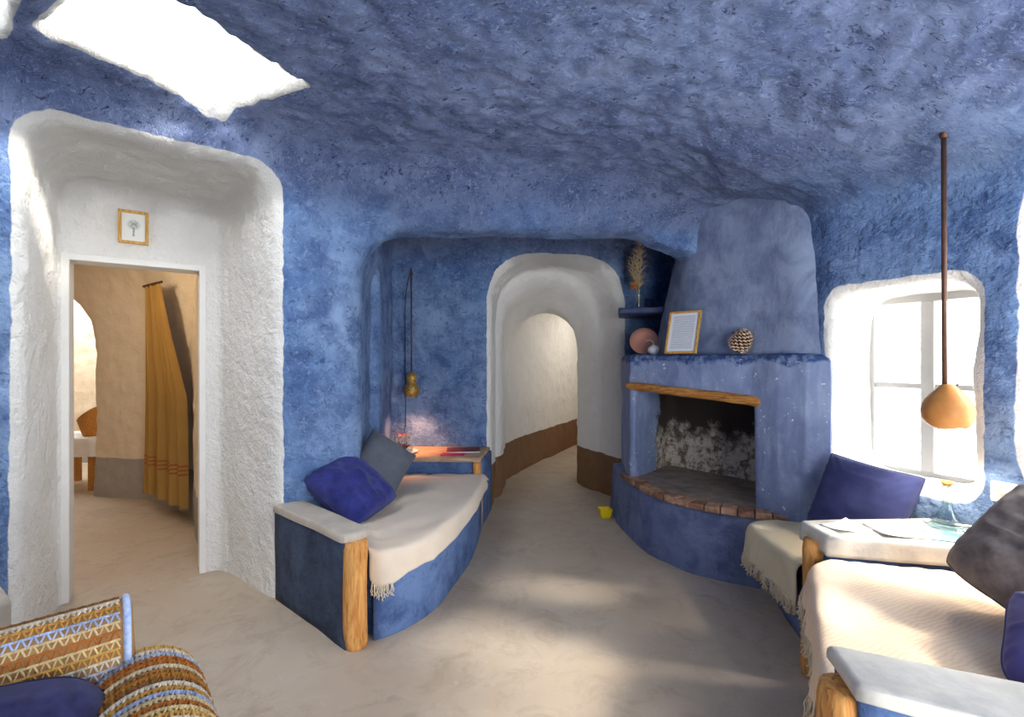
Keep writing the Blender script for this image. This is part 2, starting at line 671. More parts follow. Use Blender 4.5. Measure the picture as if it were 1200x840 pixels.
def sd_win(X, Y, Z, w0, w1, z0, z1, k, sh=0.12):
    w, q = loc2(X, Y, W0, WU, WQ)
    qq = np.clip(q, 0, 0.5)
    s = smax(w0 + sh * qq - w, w - w1 + sh * qq, k)
    s = smax(s, Z - z1 + sh * qq, k)
    return smax(s, z0 - Z, k), q


def sd_passage(X, Y, Z):
    s, a, b = sd_arch(X, Y, Z)
    F = smax(poly_sd(X, Y, PASS), Z - (2.30 - 0.34 * np.clip((b - 0.1) / 0.9, 0, 1) + 0.25 * np.clip((b - 1.1) / 0.5, 0, 1)), 0.55)
    return smin(F, np.maximum(s, np.maximum(-0.2 - b, b - 0.30)), 0.18)


WIN1 = (0.0, 0.62, 0.77, 1.77, 0.14)
WIN2 = (0.79, 2.25, 0.75, 2.26, 0.35)


def sd_rect_door(u, d, Z):
    return np.maximum(np.maximum(np.maximum(-0.98 - u, u + 0.346), Z - 1.97), np.maximum(0.45 - d, d - 1.0))


def build_main():
    h = 0.02
    lo, hi = (-3.1, -1.3, -0.06), (2.95, 5.0, 3.04)
    X, Y, Z = grid(lo, hi, h)
    F = smax(poly_sd(X, Y, MAIN), Z - ceil_h(X, Y), 0.22)
    # alcove behind the lintel
    a, b = loc2(X, Y, E0, E1, EN)
    op = smax(smax(-0.03 - a, a - 2.15 - 2.6 * np.clip(2.24 - Z, 0, 0.22), 0.05), Z - (2.23 + 0.035 * a), 0.34)
    op = np.maximum(op, np.maximum(-0.3 - b, b - 0.75))
    F = smin(F, op, 0.10)
    F = smin(F, smax(poly_sd(X, Y, CHAM), Z - 2.62, 0.15), 0.05)
    # arch to the passage
    F[:, 270:, :] = smin(F[:, 270:, :], sd_passage(X, Y[:, 270:], Z), 0.07)
    # white doorway niche and the door hole
    s, u, d = sd_niche(X, Y, Z)
    F = smin(F, smax(s, np.maximum(d - 0.667, -0.3 - d), 0.04), 0.08)
    F = np.minimum(F, sd_rect_door(u, d, Z))
    # windows
    for w in (WIN1, WIN2):
        s, q = sd_win(X, Y, Z, *w)
        F = smin(F, np.maximum(s, np.maximum(-0.2 - q, q - 0.7)), 0.06)
    # skylights
    for p in (SKY1, SKY2):
        F = smin(F, np.maximum(poly_sd(X, Y, p) + 0.0 * Z, 2.4 - Z), 0.07)
    # space taken up by the chimney corner
    F = np.minimum(F, np.maximum(poly_sd(X, Y, [(0.95, 3.5), (1.70, 3.0), (2.3, 3.5), (2.1, 4.4), (0.95, 4.6)]), Z - 1.3))
    V, Q = surface_net(F, lo, h)
    N = vnormals(V, Q)
    x, y, z = V.T
    # uneven hand-trowelled surface
    s_n, u, d = sd_niche(x, y, z)
    inn = s_n < 0.03
    up = np.clip((z - 1.9) / 0.6, 0, 1) * np.clip(-N[:, 2], 0, 1)
    up *= np.where(y > 4.0, np.clip((-0.05 - loc2(x, y, A0, AU, AB)[1]) / 0.1, 0, 1), 1.0)
    disp = vnoise(V, 2.3) * 0.016 + vnoise(V, 6.0) * 0.008
    disp += vnoise(V * np.array([1, 1.6, 1]), 15.0) * (0.0035 + 0.009 * up) + vnoise(V, 23.0) * (0.002 + 0.007 * up)
    disp *= np.where((d > 0.60) & inn, 0.12, 1.0)
    V = V + N * disp[:, None]
    N = vnormals(V, Q)
    x, y, z = V.T
    s_a, a, b = sd_arch(x, y, z)
    white = 0.035 - s_n
    white = np.where(d > -0.12, white, -0.5)
    arch_w = np.where((b > -0.10) & (y > 4.0), 0.045 - sd_passage(x, y, z), -0.5)
    white = np.maximum(white, arch_w)
    for w in (WIN1, WIN2):
        s, q = sd_win(x, y, z, *w)
        white = np.maximum(white, np.where(q > -0.12, 0.035 - s, -0.5))
    for p in (SKY1, SKY2):
        white = np.maximum(white, np.where(z > 2.60, 0.03 - poly_sd(x, y, p), -0.5))
    brown = np.minimum(arch_w, 0.41 - z)
    c = V[Q].mean(1)
    fn = N[Q].mean(1)
    cu, cd = loc2(c[:, 0], c[:, 1], L0, U, NIN)
    cb = loc2(c[:, 0], c[:, 1], A0, AU, AB)[1]
    cq = loc2(c[:, 0], c[:, 1], W0, WU, WQ)[1]
    keep = ((cd < 0.74) | (cu > 0.3)) & (c[:, 2] < 2.98) & (cb < 0.30)
    keep &= ~((cq > 0.42) & (c[:, 1] < 2.95) & (c[:, 1] > 0.3))
    keep &= ~((c[:, 1] < -1.05) & (c[:, 0] > 0.6) & (c[:, 0] < 2.4) & (c[:, 2] < 2.3))  # unseen opening cut in the rear wall to let in fill light
    is_c = (fn[:, 2] < -0.45) & (c[:, 2] > 2.25) & (cd < -0.02) & (c[:, 1] < 3.55) & (cq < -0.02)
    is_c |= (c[:, 2] > 2.72)
    cab = loc2(c[:, 0], c[:, 1], E0, E1, EN)
    is_b = (c[:, 0] > -1.2) & (c[:, 1] > 2.98) & (cab[1] > -0.10) & (c[:, 0] < 1.42)
    is_r = c[:, 0] > 0.9
    upper = np.clip((z - 2.15) / 0.35, 0, 1) * np.clip(-N[:, 2] + 0.75, 0, 1)
    at = {'white': white, 'brown': brown, 'upper': upper}
    lab = np.where(is_c, 0, np.where(is_b, 1, np.where(c[:, 1] < -0.95, 4, np.where(is_r, 2, 3))))
    for k, nm in enumerate(('ceiling', 'wall_back', 'wall_right', 'wall_left', 'wall_rear')):
        m = keep & (lab == k)
        tag(net_object(nm, V, Q[m], N, mat_wall, at), kind='structure')


def build_passage():
    h = 0.03
    lo, hi = (-0.5, 4.3, -0.06), (3.2, 8.6, 2.5)
    X, Y, Z = grid(lo, hi, h)
    F = sd_passage(X, Y, Z)
    V, Q = surface_net(F, lo, h)
    N = vnormals(V, Q)
    fade = np.clip((loc2(V[:, 0], V[:, 1], A0, AU, AB)[1] - 0.25) / 0.2, 0, 1)
    V = V + N * (vnoise(V, 2.3) * 0.016 + vnoise(V, 6.0) * 0.008 + fade * (vnoise(V, 9.0) * 0.007 + vnoise(V, 18.0) * 0.006))[:, None]
    N = vnormals(V, Q)
    c = V[Q].mean(1)
    cb = loc2(c[:, 0], c[:, 1], A0, AU, AB)[1]
    keep = (cb > 0.22)
    at = {'white': np.full(len(V), 0.5), 'brown': 0.42 - V[:, 2]}
    tag(net_object('wall_passage', V, Q[keep], N, mat_passage, at), kind='structure')


mat_room2 = NT('cream_side_room_plaster', 0.9)
_z = mat_room2.sep()[2]
_e = mat_room2.ramp(mat_room2.noise(8, 3), 0, 1, -0.01, 0.01)
_g = mat_room2.ramp(mat_room2.math('ADD', _z, _e), 0.398, 0.402)
_c = mat_room2.mix(mat_room2.noise(5, 5), (0.76, 0.67, 0.54), (0.70, 0.60, 0.47))
mat_room2.color(mat_room2.mix(_g, (0.36, 0.34, 0.32), _c))
mat_room2.bump(mat_room2.noise(14, 6, 0.6, 0.6), 0.35, 0.03)
mat_room2 = mat_room2.m


def build_room2():
    h = 0.03
    lo, hi = (-6.3, 2.0, -0.06), (-1.8, 6.6, 2.7)
    X, Y, Z = grid(lo, hi, h)
    F = smax(poly_sd(X, Y, ROOM2), Z - 2.35, 0.3)
    u, d = loc2(X, Y, L0, U, NIN)
    arch = smax(smax(np.abs(X + 4.80) - 0.52, Z - 2.12, 0.7), np.maximum(4.6 - Y, Y - 5.4) + 0 * Z, 0.02)
    F = smin(F, arch, 0.10)
    F = np.minimum(F, np.maximum(poly_sd(X, Y, ROOM3), Z - 2.6))
    F = np.minimum(F, sd_rect_door(u, d, Z))
    V, Q = surface_net(F, lo, h)
    N = vnormals(V, Q)
    cd0 = loc2(V[:, 0], V[:, 1], L0, U, NIN)[1]
    V = V + N * ((vnoise(V, 2.6) * 0.014 + vnoise(V, 9.0) * 0.010 + vnoise(V, 19.0) * 0.006) * (cd0 > 1.05))[:, None]
    N = vnormals(V, Q)
    c = V[Q].mean(1)
    cd = loc2(c[:, 0], c[:, 1], L0, U, NIN)[1]
    keep = (cd > 0.70) & ~((c[:, 1] > 5.15) & (c[:, 2] > 2.5) & (c[:, 0] < -5.2))
    tag(net_object('wall_side_room', V, Q[keep], N, mat_room2), kind='structure')


build_main()
build_passage()
build_room2()

# floor ------------------------------------------------------------
t = NT('trowelled_concrete_floor', 0.55)
c = t.mix(t.ramp(t.noise(1.1, 5, 0.6), 0.35, 0.68), (0.47, 0.375, 0.28), (0.54, 0.46, 0.37))
c = t.mix(t.ramp(t.noise(4.5, 7, 0.7, 0.8), 0.48, 0.70, 0, 0.75), c, (0.36, 0.28, 0.205))
c = t.mix(t.ramp(t.noise(9, 7, 0.75, 1.5), 0.56, 0.72, 0, 0.6), c, (0.58, 0.52, 0.45))
vr = t.n.new('ShaderNodeTexNoise')
vr.noise_type = 'RIDGED_MULTIFRACTAL'
vr.inputs['Scale'].default_value = 3.2
vr.inputs['Detail'].default_value = 6
t.l.new(t.tc, vr.inputs['Vector'])
crack = t.math('MULTIPLY', t.ramp(vr.outputs['Fac'], 1.2, 1.6), t.ramp(t.noise(2.3, 3), 0.46, 0.60))
c = t.mix(t.math('MULTIPLY', crack, 0.75), c, (0.14, 0.105, 0.075))
t.color(c)
t.bump(t.noise(7, 6, 0.6), 0.25, 0.015)
mat_floor = t.m
nx, ny = 60, 66
gx, gy = np.linspace(-6.5, 3.2, nx), np.linspace(-1.6, 8.6, ny)
GX, GY = np.meshgrid(gx, gy, indexing='ij')
P = np.stack([GX.ravel(), GY.ravel(), np.zeros(nx * ny)], 1)
P[:, 2] = vnoise(P, 1.4) * 0.003
F = [(i * ny + j, (i + 1) * ny + j, (i + 1) * ny + j + 1, i * ny + j + 1) for i in range(nx - 1) for j in range(ny - 1)]
tag(link('floor', mesh_data('floor', P, F), mat_floor), kind='structure')

# door casing at the back of the white niche -------------------------
def lwbox(u0, u1, d0, d1, z0, z1, b=0.004):
    v, f = bev_box(u1 - u0, d1 - d0, z1 - z0, b)
    o = lw((u0 + u1) / 2, (d0 + d1) / 2, z0)
    return xf((v, f), mat4(o, axes=[(U[0], U[1], 0), (NIN[0], NIN[1], 0), (0, 0, 1)]))


door = thing('door_1', lw(-0.66, 0.72, 0), None, None)
tag(door, kind='structure')
part('jamb', lwbox(-1.01, -0.975, 0.658, 0.83, 0.0, 1.975), mat_whitetrim, door, False)
part('jamb', lwbox(-0.351, -0.315, 0.658, 0.83, 0.0, 1.975), mat_whitetrim, door, False)
part('door_head', lwbox(-1.01, -0.315, 0.658, 0.83, 1.968, 2.005), mat_whitetrim, door, False)


# windows ------------------------------------------------------------
def wwbox(w0, w1, q0, q1, z0, z1, b=0.004):
    v, f = bev_box(w1 - w0, q1 - q0, z1 - z0, b)
    o = ww((w0 + w1) / 2, (q0 + q1) / 2, z0)
    return xf((v, f), mat4(o, axes=[(WU[0], WU[1], 0), (WQ[0], WQ[1], 0), (0, 0, 1)]))


mat_winframe = simple('grey_white_window_paint', (0.56, 0.55, 0.53), 0.6, (0.52, 0.51, 0.49), 6)


def window(name, w0, w1, z0, z1, q, rows, mid=None):
    o = thing(name, ww((w0 + w1) / 2, q, z0), None, None)
    tag(o, kind='structure')
    fw = 0.055
    for a, b in ((w0, w0 + fw), (w1 - fw, w1)):
        part('stile', wwbox(a, b, q, q + 0.06, z0, z1), mat_winframe, o, False)
    part('sill_rail', wwbox(w0 + fw, w1 - fw, q, q + 0.06, z0, z0 + fw), mat_winframe, o, False)
    part('head_rail', wwbox(w0 + fw, w1 - fw, q, q + 0.06, z1 - fw, z1), mat_winframe, o, False)
    m = (w0 + w1) / 2
    part('mullion', wwbox(m - 0.03, m + 0.03, q - 0.008, q + 0.055, z0 + fw, z1 - fw), mat_winframe, o, False)
    zs = [z0 + fw] + [z0 + (z1 - z0) * k / rows for k in range(1, rows)] + [z1 - fw]
    for a, b in ((w0 + fw, m - 0.03), (m + 0.03, w1 - fw)):
        for k in range(1, rows):
            part('glazing_bar', wwbox(a, b, q + 0.006, q + 0.045, zs[k] - 0.015, zs[k] + 0.015), mat_winframe, o, False)
        for k in range(rows):
            z_lo = zs[k] + (0.015 if k else 0)
            z_hi = zs[k + 1] - (0.015 if k < rows - 1 else 0)
            part('pane', wwbox(a, b, q + 0.024, q + 0.028, z_lo, z_hi, 0), mat_pane, o, False)
    return o


window('window_1', 0.0, 0.62, 0.74, 1.76, 0.33, 2)
window('window_2', 0.80, 2.24, 0.72, 2.26, 0.36, 3)
portal('window_daylight', ww(0.34, 0.43, 1.26), (-WQ[0], -WQ[1], 0), 0.7, 1.0)
portal('window_daylight', ww(1.52, 0.45, 1.5), (-WQ[0], -WQ[1], 0), 1.45, 1.5)
portal('skylight_daylight', (-1.45, 2.1, 3.0), (0, 0, -1), 0.95, 1.05)
portal('skylight_daylight', (-1.95, 1.33, 3.0), (0, 0, -1), 0.95, 1.05)
portal('rear_fill_daylight', (1.5, -1.32, 1.15), (0, 1, 0), 1.9, 2.4)  # portal for the added rear opening, out of view, that gives fill
portal('side_room_daylight', (-5.7, 5.75, 2.62), (0, 0, -1), 1.1, 1.4)

# ------------------------------------------------------------------ fireplace
FC = np.array([0.94, 3.83])
FE, FQ = np.array([0.636, -0.772]), np.array([0.772, 0.636])


def fire_pt(s, q, z):
    p = FC + FE * s + FQ * q
    return np.array([p[0], p[1], z])


fire = thing('fireplace', (1.3, 3.3, 0), 'blue plastered corner fireplace with raised open hearth, wooden beam and tapering hood', 'fireplace')
BASE_FRONT = [(0.889, 4.10), (0.925, 3.72), (0.985, 3.42), (1.129, 3.16), (1.292, 3.02), (1.50, 2.905), (1.66, 2.84)]


def build_fire():
    h = 0.0125
    lo, hi = (0.75, 2.5, -0.05), (2.35, 4.75, 1.55)
    X, Y, Z = grid(lo, hi, h)
    # round base below the hearth
    bp = [tuple(p) for p in smooth_path(BASE_FRONT, 26)] + [(1.83, 2.78), (1.6, 3.6), (1.2, 4.5), (0.92, 4.5)]
    taper = 0.03 * (1 - np.clip(Z / 0.43, 0, 1))
    Fb = smax(poly_sd(X, Y, bp) - taper + 0.03, Z - 0.43, 0.03)
    V, Q = surface_net(Fb, lo, h)
    V, Q = V, Q[:, ::-1]
    N = vnormals(V, Q)
    V = V + N * (vnoise(V, 5) * 0.008 + vnoise(V, 17) * 0.003)[:, None]
    net_object('hearth_base', V, Q, vnormals(V, Q), mat_base, None, fire)
    # body with the fire opening
    body = [(0.94, 3.83), (1.54, 3.07), (1.61, 2.90), (1.70, 2.76), (1.80, 2.70), (1.84, 2.73), (2.28, 3.6), (1.7, 4.62), (1.06, 4.62), (0.99, 4.2)]
    Fm = smax(smax(poly_sd(X, Y, body), Z - 1.43, 0.05), 0.30 - Z, 0.02)
    s, q = loc2(X, Y, FC, FE, FQ)
    box = smax(smax(smax(0.055 - s - 0.15 * q, s - 0.985, 0.05), Z - 1.13, 0.05), np.maximum(q - 0.62, -0.5 - q), 0.10)
    box = np.maximum(box, 0.44 - Z)
    Fm = smax(Fm, -box, 0.03)
    V, Q = surface_net(Fm, lo, h)
    Q = Q[:, ::-1]
    N = vnormals(V, Q)
    V = V + N * (vnoise(V, 4) * 0.010 + vnoise(V, 13) * 0.003)[:, None]
    N = vnormals(V, Q)
    s, q = loc2(V[:, 0], V[:, 1], FC, FE, FQ)
    soot = np.where((s > -0.2) & (s < 1.05) & (V[:, 2] > 0.40) & (V[:, 2] < 1.2), q - 0.30 - 0.30 * (1.0 - s) * 0.3 + (V[:, 2] - 0.8) * -0.12, -1.0)
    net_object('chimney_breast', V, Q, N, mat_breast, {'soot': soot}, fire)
    # hood
    bot = [(1.17, 3.74), (1.42, 3.33), (1.58, 3.02), (1.67, 2.83), (1.80, 2.70), (1.95, 2.80), (1.9, 3.4), (1.7, 4.3), (1.26, 4.5)]
    top = [(1.33, 3.44), (1.46, 3.21), (1.58, 3.01), (1.64, 2.92), (1.72, 2.82), (1.9, 2.85), (1.9, 3.3), (1.7, 3.9), (1.45, 4.0)]
    rings = []
    bot, top = np.array(bot), np.array(top)
    for i_, sh_ in ((0, 0.07), (1, 0.07), (2, 0.06), (3, 0.03)):
        bot[i_] += FQ * sh_
        top[i_] += FQ * sh_ * 0.3

    def closed(p, n=90):
        q = np.concatenate([p[-2:], p, p[:3]])
        out = []
        m = len(p)
        for tt in np.linspace(0, m, n, endpoint=False):
            i = int(tt)
            f = tt - i
            p0, p1, p2, p3 = q[i + 1], q[i + 2], q[i + 3], q[i + 4]
            b0, b1, b2, b3 = (1 - f) ** 3 / 6, (3 * f ** 3 - 6 * f * f + 4) / 6, (-3 * f ** 3 + 3 * f * f + 3 * f + 1) / 6, f ** 3 / 6
            sp = b0 * p0 + b1 * p1 + b2 * p2 + b3 * p3
            lin = p1 * (1 - f) + p2 * f
            out.append(0.7 * sp + 0.3 * lin)
        return np.array(out)
    B, T = closed(bot), closed(top)
    for k in range(31):
        f = k / 30
        g = f ** 1.15
        r = B * (1 - g) + T * g
        rings.append(np.concatenate([r, np.full((len(r), 1), 1.41 + (2.62 - 1.41) * f)], 1))
    V, Fc = loft(rings)
    ctr = np.array([1.6, 3.4, 0])
    dr = V - ctr
    dr[:, 2] = 0
    dr /= np.linalg.norm(dr, axis=1)[:, None]
    V = V + dr * (vnoise(V, 3.2) * 0.012 + vnoise(V, 9) * 0.004)[:, None]
    part('hood', (V, Fc), mat_fire, fire)


t = NT('blue_chimney_breast_plaster', 0.8)
v = t.mapping((1, 1, 0.35))
c = t.mix(t.ramp(t.noise(1.9, 5, 0.6), 0.32, 0.68), (0.13, 0.165, 0.32), (0.25, 0.31, 0.48))
c = t.mix(t.ramp(t.noise(9, 6, 0.7, 1.0, v), 0.45, 0.68, 0, 0.5), c, (0.36, 0.44, 0.62))
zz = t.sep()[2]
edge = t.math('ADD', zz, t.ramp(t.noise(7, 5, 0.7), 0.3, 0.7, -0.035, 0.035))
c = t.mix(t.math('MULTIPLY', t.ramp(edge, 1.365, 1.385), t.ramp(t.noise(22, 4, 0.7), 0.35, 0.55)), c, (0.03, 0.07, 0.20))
chip = t.math('MULTIPLY', t.ramp(t.noise(38, 2, 0.5), 0.68, 0.70), t.ramp(t.noise(4, 2), 0.45, 0.60))
c = t.mix(chip, c, (0.70, 0.70, 0.72))
sk = t.math('ADD', t.attr('soot'), t.ramp(t.noise(7, 6, 0.7), 0.2, 0.8, -0.10, 0.10))
ash = t.mix(t.ramp(t.noise(15, 7, 0.75, 0.3), 0.46, 0.58), (0.56, 0.50, 0.43), (0.16, 0.11, 0.075))
high = t.math('ADD', zz, t.ramp(t.noise(5, 5, 0.7), 0.2, 0.8, -0.22, 0.22))
ash = t.mix(t.ramp(high, 0.70, 0.86), ash, (0.045, 0.034, 0.028))
c = t.mix(t.ramp(sk, -0.01, 0.02), c, ash)
t.color(c)
t.bump(t.math('ADD', t.noise(12, 6, 0.6, 0.8, v), t.math('MULTIPLY', t.noise(45, 4), 0.3)), 0.25, 0.03)
mat_breast = t.m
build_fire()

# hearth floor and its edging bricks
mat_hearth = simple('sooty_hearth_paving', (0.33, 0.26, 0.20), 0.8, (0.19, 0.15, 0.125), 9, 0.4, 25)
mat_brick = simple('pale_hearth_brick', srgb(190, 150, 122), 0.85, srgb(132, 98, 78), 22, 0.5, 50)
mat_brick2 = simple('reddish_hearth_brick', srgb(160, 116, 92), 0.85, srgb(112, 80, 62), 22, 0.5, 50)
front = smooth_path(BASE_FRONT, 200)
cen = np.array([1.75, 3.75])
seg = np.concatenate([[0], np.cumsum(np.linalg.norm(np.diff(front, axis=0), axis=1))])
sel = (seg > 0.12)
L_tot = seg[-1]
nb = 15
s0 = 0.16
bl = (L_tot - s0) / nb
slab_ring = []
for k in range(nb):
    a0, a1 = s0 + bl * k + 0.004, s0 + bl * (k + 1) - 0.004
    pts = []
    for a in (a0, (a0 + a1) / 2, a1):
        pts.append([np.interp(a, seg, front[:, 0]), np.interp(a, seg, front[:, 1])])
    pts = np.array(pts)
    tg = pts[2] - pts[0]
    nin = np.array([-tg[1], tg[0]])
    nin /= np.linalg.norm(nin)
    if nin @ (cen - pts[1]) < 0:
        nin = -nin
    o = -0.006 + random.uniform(-0.007, 0.007)
    zt = 0.462 + random.uniform(-0.004, 0.004)
    ring = np.concatenate([pts + nin * (o + 0.0), (pts + nin * 0.10)[::-1]])
    r = []
    for z, ins in ((0.424, 0.0), (zt - 0.006, 0.0), (zt, 0.006)):
        cc = ring.mean(0)
        rr = ring + (cc - ring) * (ins / 0.06)
        r.append(np.concatenate([rr, np.full((6, 1), z)], 1))
    part('hearth_brick', loft(r), mat_brick if k % 3 else mat_brick2, fire, False)
inner = []
for a in np.linspace(s0, L_tot, 30):
    p = np.array([np.interp(a, seg, front[:, 0]), np.interp(a, seg, front[:, 1])])
    dd = cen - p
    inner.append(p + dd / np.linalg.norm(dd) * 0.09)
ring = np.array(inner + [(1.86, 2.95), (2.05, 3.5), (1.85, 4.2), (1.4, 4.5), (1.02, 4.3)])
part('hearth_floor', loft([np.concatenate([ring, np.full((len(ring), 1), z)], 1) for z in (0.43, 0.456)]), mat_hearth, fire, False)

# weathered beam over the opening
bp = smooth_path([fire_pt(-0.02, -0.012, 1.185), fire_pt(0.30, -0.022, 1.170), fire_pt(0.65, -0.018, 1.150), fire_pt(1.03, -0.012, 1.125)], 40)
V, F = tube(bp, np.interp(np.linspace(0, 1, 40), [0, 0.03, 0.3, 0.7, 0.97, 1], [0.022, 0.030, 0.031, 0.034, 0.036, 0.028]), 14)
V = V + (vnoise(V, 14)[:, None] * 0.005)
part('lintel_beam', (V, F), mat_log_x, fire)

# ------------------------------------------------------------------ wall shelf and mantel things
def slab_poly(poly, z0, z1, bevel=0.01, nz=0.0):
    p = np.asarray(poly, float)
    c = p.mean(0)
    d = c - p
    d /= np.linalg.norm(d, axis=1)[:, None]
    rings = []
    for z, ins in ((z0, bevel * 0.6), (z0 + bevel * 0.6, 0), (z1 - bevel, 0), (z1 - bevel * 0.3, bevel * 0.35), (z1, bevel * 1.2)):
        rings.append(np.concatenate([p + d * ins, np.full((len(p), 1), z)], 1))
    return loft(rings)


def densify(poly, n=6):
    out = []
    p = np.asarray(poly, float)
    for i in range(len(p)):
        a, b = p[i], p[(i + 1) % len(p)]
        for k in range(n):
            out.append(a + (b - a) * k / n)
    return np.array(out)


V, F = slab_poly(densify([(0.935, 4.20), (1.33, 4.10), (1.42, 4.74), (1.05, 4.70)], 8), 1.795, 1.845, 0.012)
V = V + (vnoise(V, 11) * 0.007)[:, None] * np.array([1, 1, 0.8])
single('wall_shelf', (V, F), mat_shelf, 'short navy plank shelf fixed in the dark corner between arch and chimney', 'shelf')

vase = thing('vase', (1.155, 4.36, 1.846), 'slim clear glass vase of dried pampas and orange flower on the navy shelf', 'vase')
vb = np.array([1.155, 4.36, 1.846])
prof = [(0.024, 0), (0.026, 0.004), (0.024, 0.06), (0.023, 0.13), (0.026, 0.16), (0.024, 0.16), (0.021, 0.13), (0.021, 0.01), (0.001, 0.008)]
part('glass', xf(lathe(prof, 20), mat4(vb)), mat_glass, vase)
stems = []
plume = []
for k in range(3):
    ex = np.array([0.02 - 0.03 * k, 0.02 * k, 0.60 - 0.06 * k])
    path = smooth_path([vb + (0, 0, 0.01), vb + (0.005 * k, 0, 0.17), vb + ex * np.array([1, 1, 0.72]), vb + ex], 14)
    stems.append(tube(path, 0.0022, 5))
    for i in range(260):
        f = random.uniform(0.40, 1.0)
        b = path[min(int(f * 13), 13)]
        a = random.uniform(0, 6.28)
        ln = 0.135 * (1.15 - abs(f - 0.55)) * random.uniform(0.5, 1)
        out = np.array([math.cos(a) * 0.75, math.sin(a) * 0.75, 0.75])
        p1 = b + out * ln * 0.55
        p2 = p1 + (out * np.array([1.1, 1.1, 0.1]) - np.array([0, 0, 0.15])) * ln * 0.55
        w = 0.0028
        sd = np.array([-math.sin(a), math.cos(a), 0]) * w
        plume.append((np.array([b - sd, b + sd, p1 + sd, p1 - sd, p2]), [(0, 1, 2, 3), (3, 2, 4)]))
part('stem', join(*stems), mat_pampas, vase)
o = part('plume', join(*plume), mat_pampas, vase)
tag(o, kind='stuff')
petals = []
fb = vb + np.array([-0.045, -0.03, 0.205])
for k in range(26):
    a, el = random.uniform(0, 6.28), random.uniform(-0.5, 1.3)
    dirv = np.array([math.cos(a) * math.cos(el), math.sin(a) * math.cos(el), math.sin(el)])
    sd = np.cross(dirv, (0, 0, 1))
    sd /= np.linalg.norm(sd) + 1e-6
    upv = np.cross(sd, dirv)
    ln = random.uniform(0.04, 0.062)
    petals.append((np.array([fb, fb + dirv * ln * 0.6 + sd * 0.018 + upv * 0.006, fb + dirv * ln, fb + dirv * ln * 0.6 - sd * 0.018 + upv * 0.006]), [(0, 1, 2, 3)]))
part('flower', join(*petals), mat_flower, vase, False)
part('flower_stem', tube(smooth_path([vb + (0, 0, 0.02), vb + (-0.01, -0.01, 0.15), fb], 8), 0.002, 5), mat_pampas, vase)

# round copper plate and small white gourd on the back of the mantel
V, F = lathe([(0.001, 0), (0.07, 0.0), (0.112, 0.010), (0.118, 0.016), (0.114, 0.020), (0.072, 0.008), (0.001, 0.006)], 36)
pl = np.array([1.12, 4.02, 1.432])
single('plate', xf((V, F), mat4(pl + (0, 0.035, 0.112), (math.radians(74), 0, math.radians(-15)))), mat_copper,
       'round copper-pink plate propped upright behind the small white gourd', 'plate')
g = thing('ornamental_gourd', (1.15, 3.88, 1.432), 'small cream gourd with curled stem on the mantel before the copper plate', 'gourd')
V, F = lathe([(0.001, 0.0), (0.022, 0.001), (0.040, 0.014), (0.046, 0.034), (0.041, 0.054), (0.024, 0.070), (0.012, 0.078), (0.001, 0.080)], 28)
V[:, :2] *= (1 + 0.05 * np.cos(8 * np.arctan2(V[:, 1], V[:, 0])))[:, None]
part('gourd_body', (V + np.array([1.15, 3.88, 1.432]), F), mat_ceramic, g)
part('gourd_stem', tube(smooth_path(np.array([(0, 0, 0.075), (-0.004, 0, 0.10), (-0.03, 0, 0.118), (-0.062, 0, 0.112)]) + (1.15, 3.88, 1.432), 14), np.linspace(0.006, 0.003, 14), 8), mat_pampas, g)

# framed sheet leaning on the hood
t = NT('typed_sheet_paper', 0.6)
sp = t.sep(t.n.new('ShaderNodeTexCoord').outputs['UV'])
ln = t.math('FRACT', t.math('MULTIPLY', sp[1], 22.0))
row = t.math('LESS_THAN', ln, 0.42)
vmap = t.mapping((60, 22, 1), (0, 0, 0), t.n['Texture Coordinate.001'].outputs['UV'])
wrd = t.ramp(t.noise(0.9, 1, 0.5, 0, vmap), 0.34, 0.40)
inx = t.math('MULTIPLY', t.math('GREATER_THAN', sp[0], 0.10), t.math('LESS_THAN', sp[0], 0.88))
iny = t.math('MULTIPLY', t.math('GREATER_THAN', sp[1], 0.07), t.math('LESS_THAN', sp[1], 0.93))
ink = t.math('MULTIPLY', t.math('MULTIPLY', row, wrd), t.math('MULTIPLY', inx, iny))
t.color(t.mix(t.math('MULTIPLY', ink, 0.65), (0.80, 0.81, 0.86), (0.16, 0.18, 0.26)))
mat_sheet = t.m


def framed(name, m, w, hgt, fw, dep, label, sheet_mat, frame_mat, margin=0.0):
    """m: matrix, local x width, y height, z towards the viewer, origin bottom centre"""
    loc = np.array(m.translation)
    o = thing(name, tuple(loc), label, 'picture frame')
    for a, b, c_, d_ in ((-w / 2, -w / 2 + fw, 0, hgt), (w / 2 - fw, w / 2, 0, hgt), (-w / 2 + fw, w / 2 - fw, 0, fw), (-w / 2 + fw, w / 2 - fw, hgt - fw, hgt)):
        v, f = bev_box(b - a, d_ - c_, dep, 0.002)
        v = v + np.array([(a + b) / 2, (c_ + d_) / 2, 0])
        part('frame_rail', xf((v, f), m), frame_mat, o, False)
    x0, y0 = w / 2 - fw, fw
    V = np.array([(-x0, y0, dep * 0.45), (x0, y0, dep * 0.45), (x0, hgt - y0, dep * 0.45), (-x0, hgt - y0, dep * 0.45),
                  (-x0, y0, 0.001), (x0, y0, 0.001), (x0, hgt - y0, 0.001), (-x0, hgt - y0, 0.001)])
    s = part('sheet', xf((V, [(0, 1, 2, 3), (7, 6, 5, 4), (0, 4, 5, 1), (1, 5, 6, 2), (2, 6, 7, 3), (3, 7, 4, 0)]), m), sheet_mat, o, False)
    uv = s.data.uv_layers.new(name='UVMap')
    base = [(0, 0), (1, 0), (1, 1), (0, 1)] * 2
    for lp in s.data.loops:
        uv.data[lp.index].uv = base[lp.vertex_index]
    return o


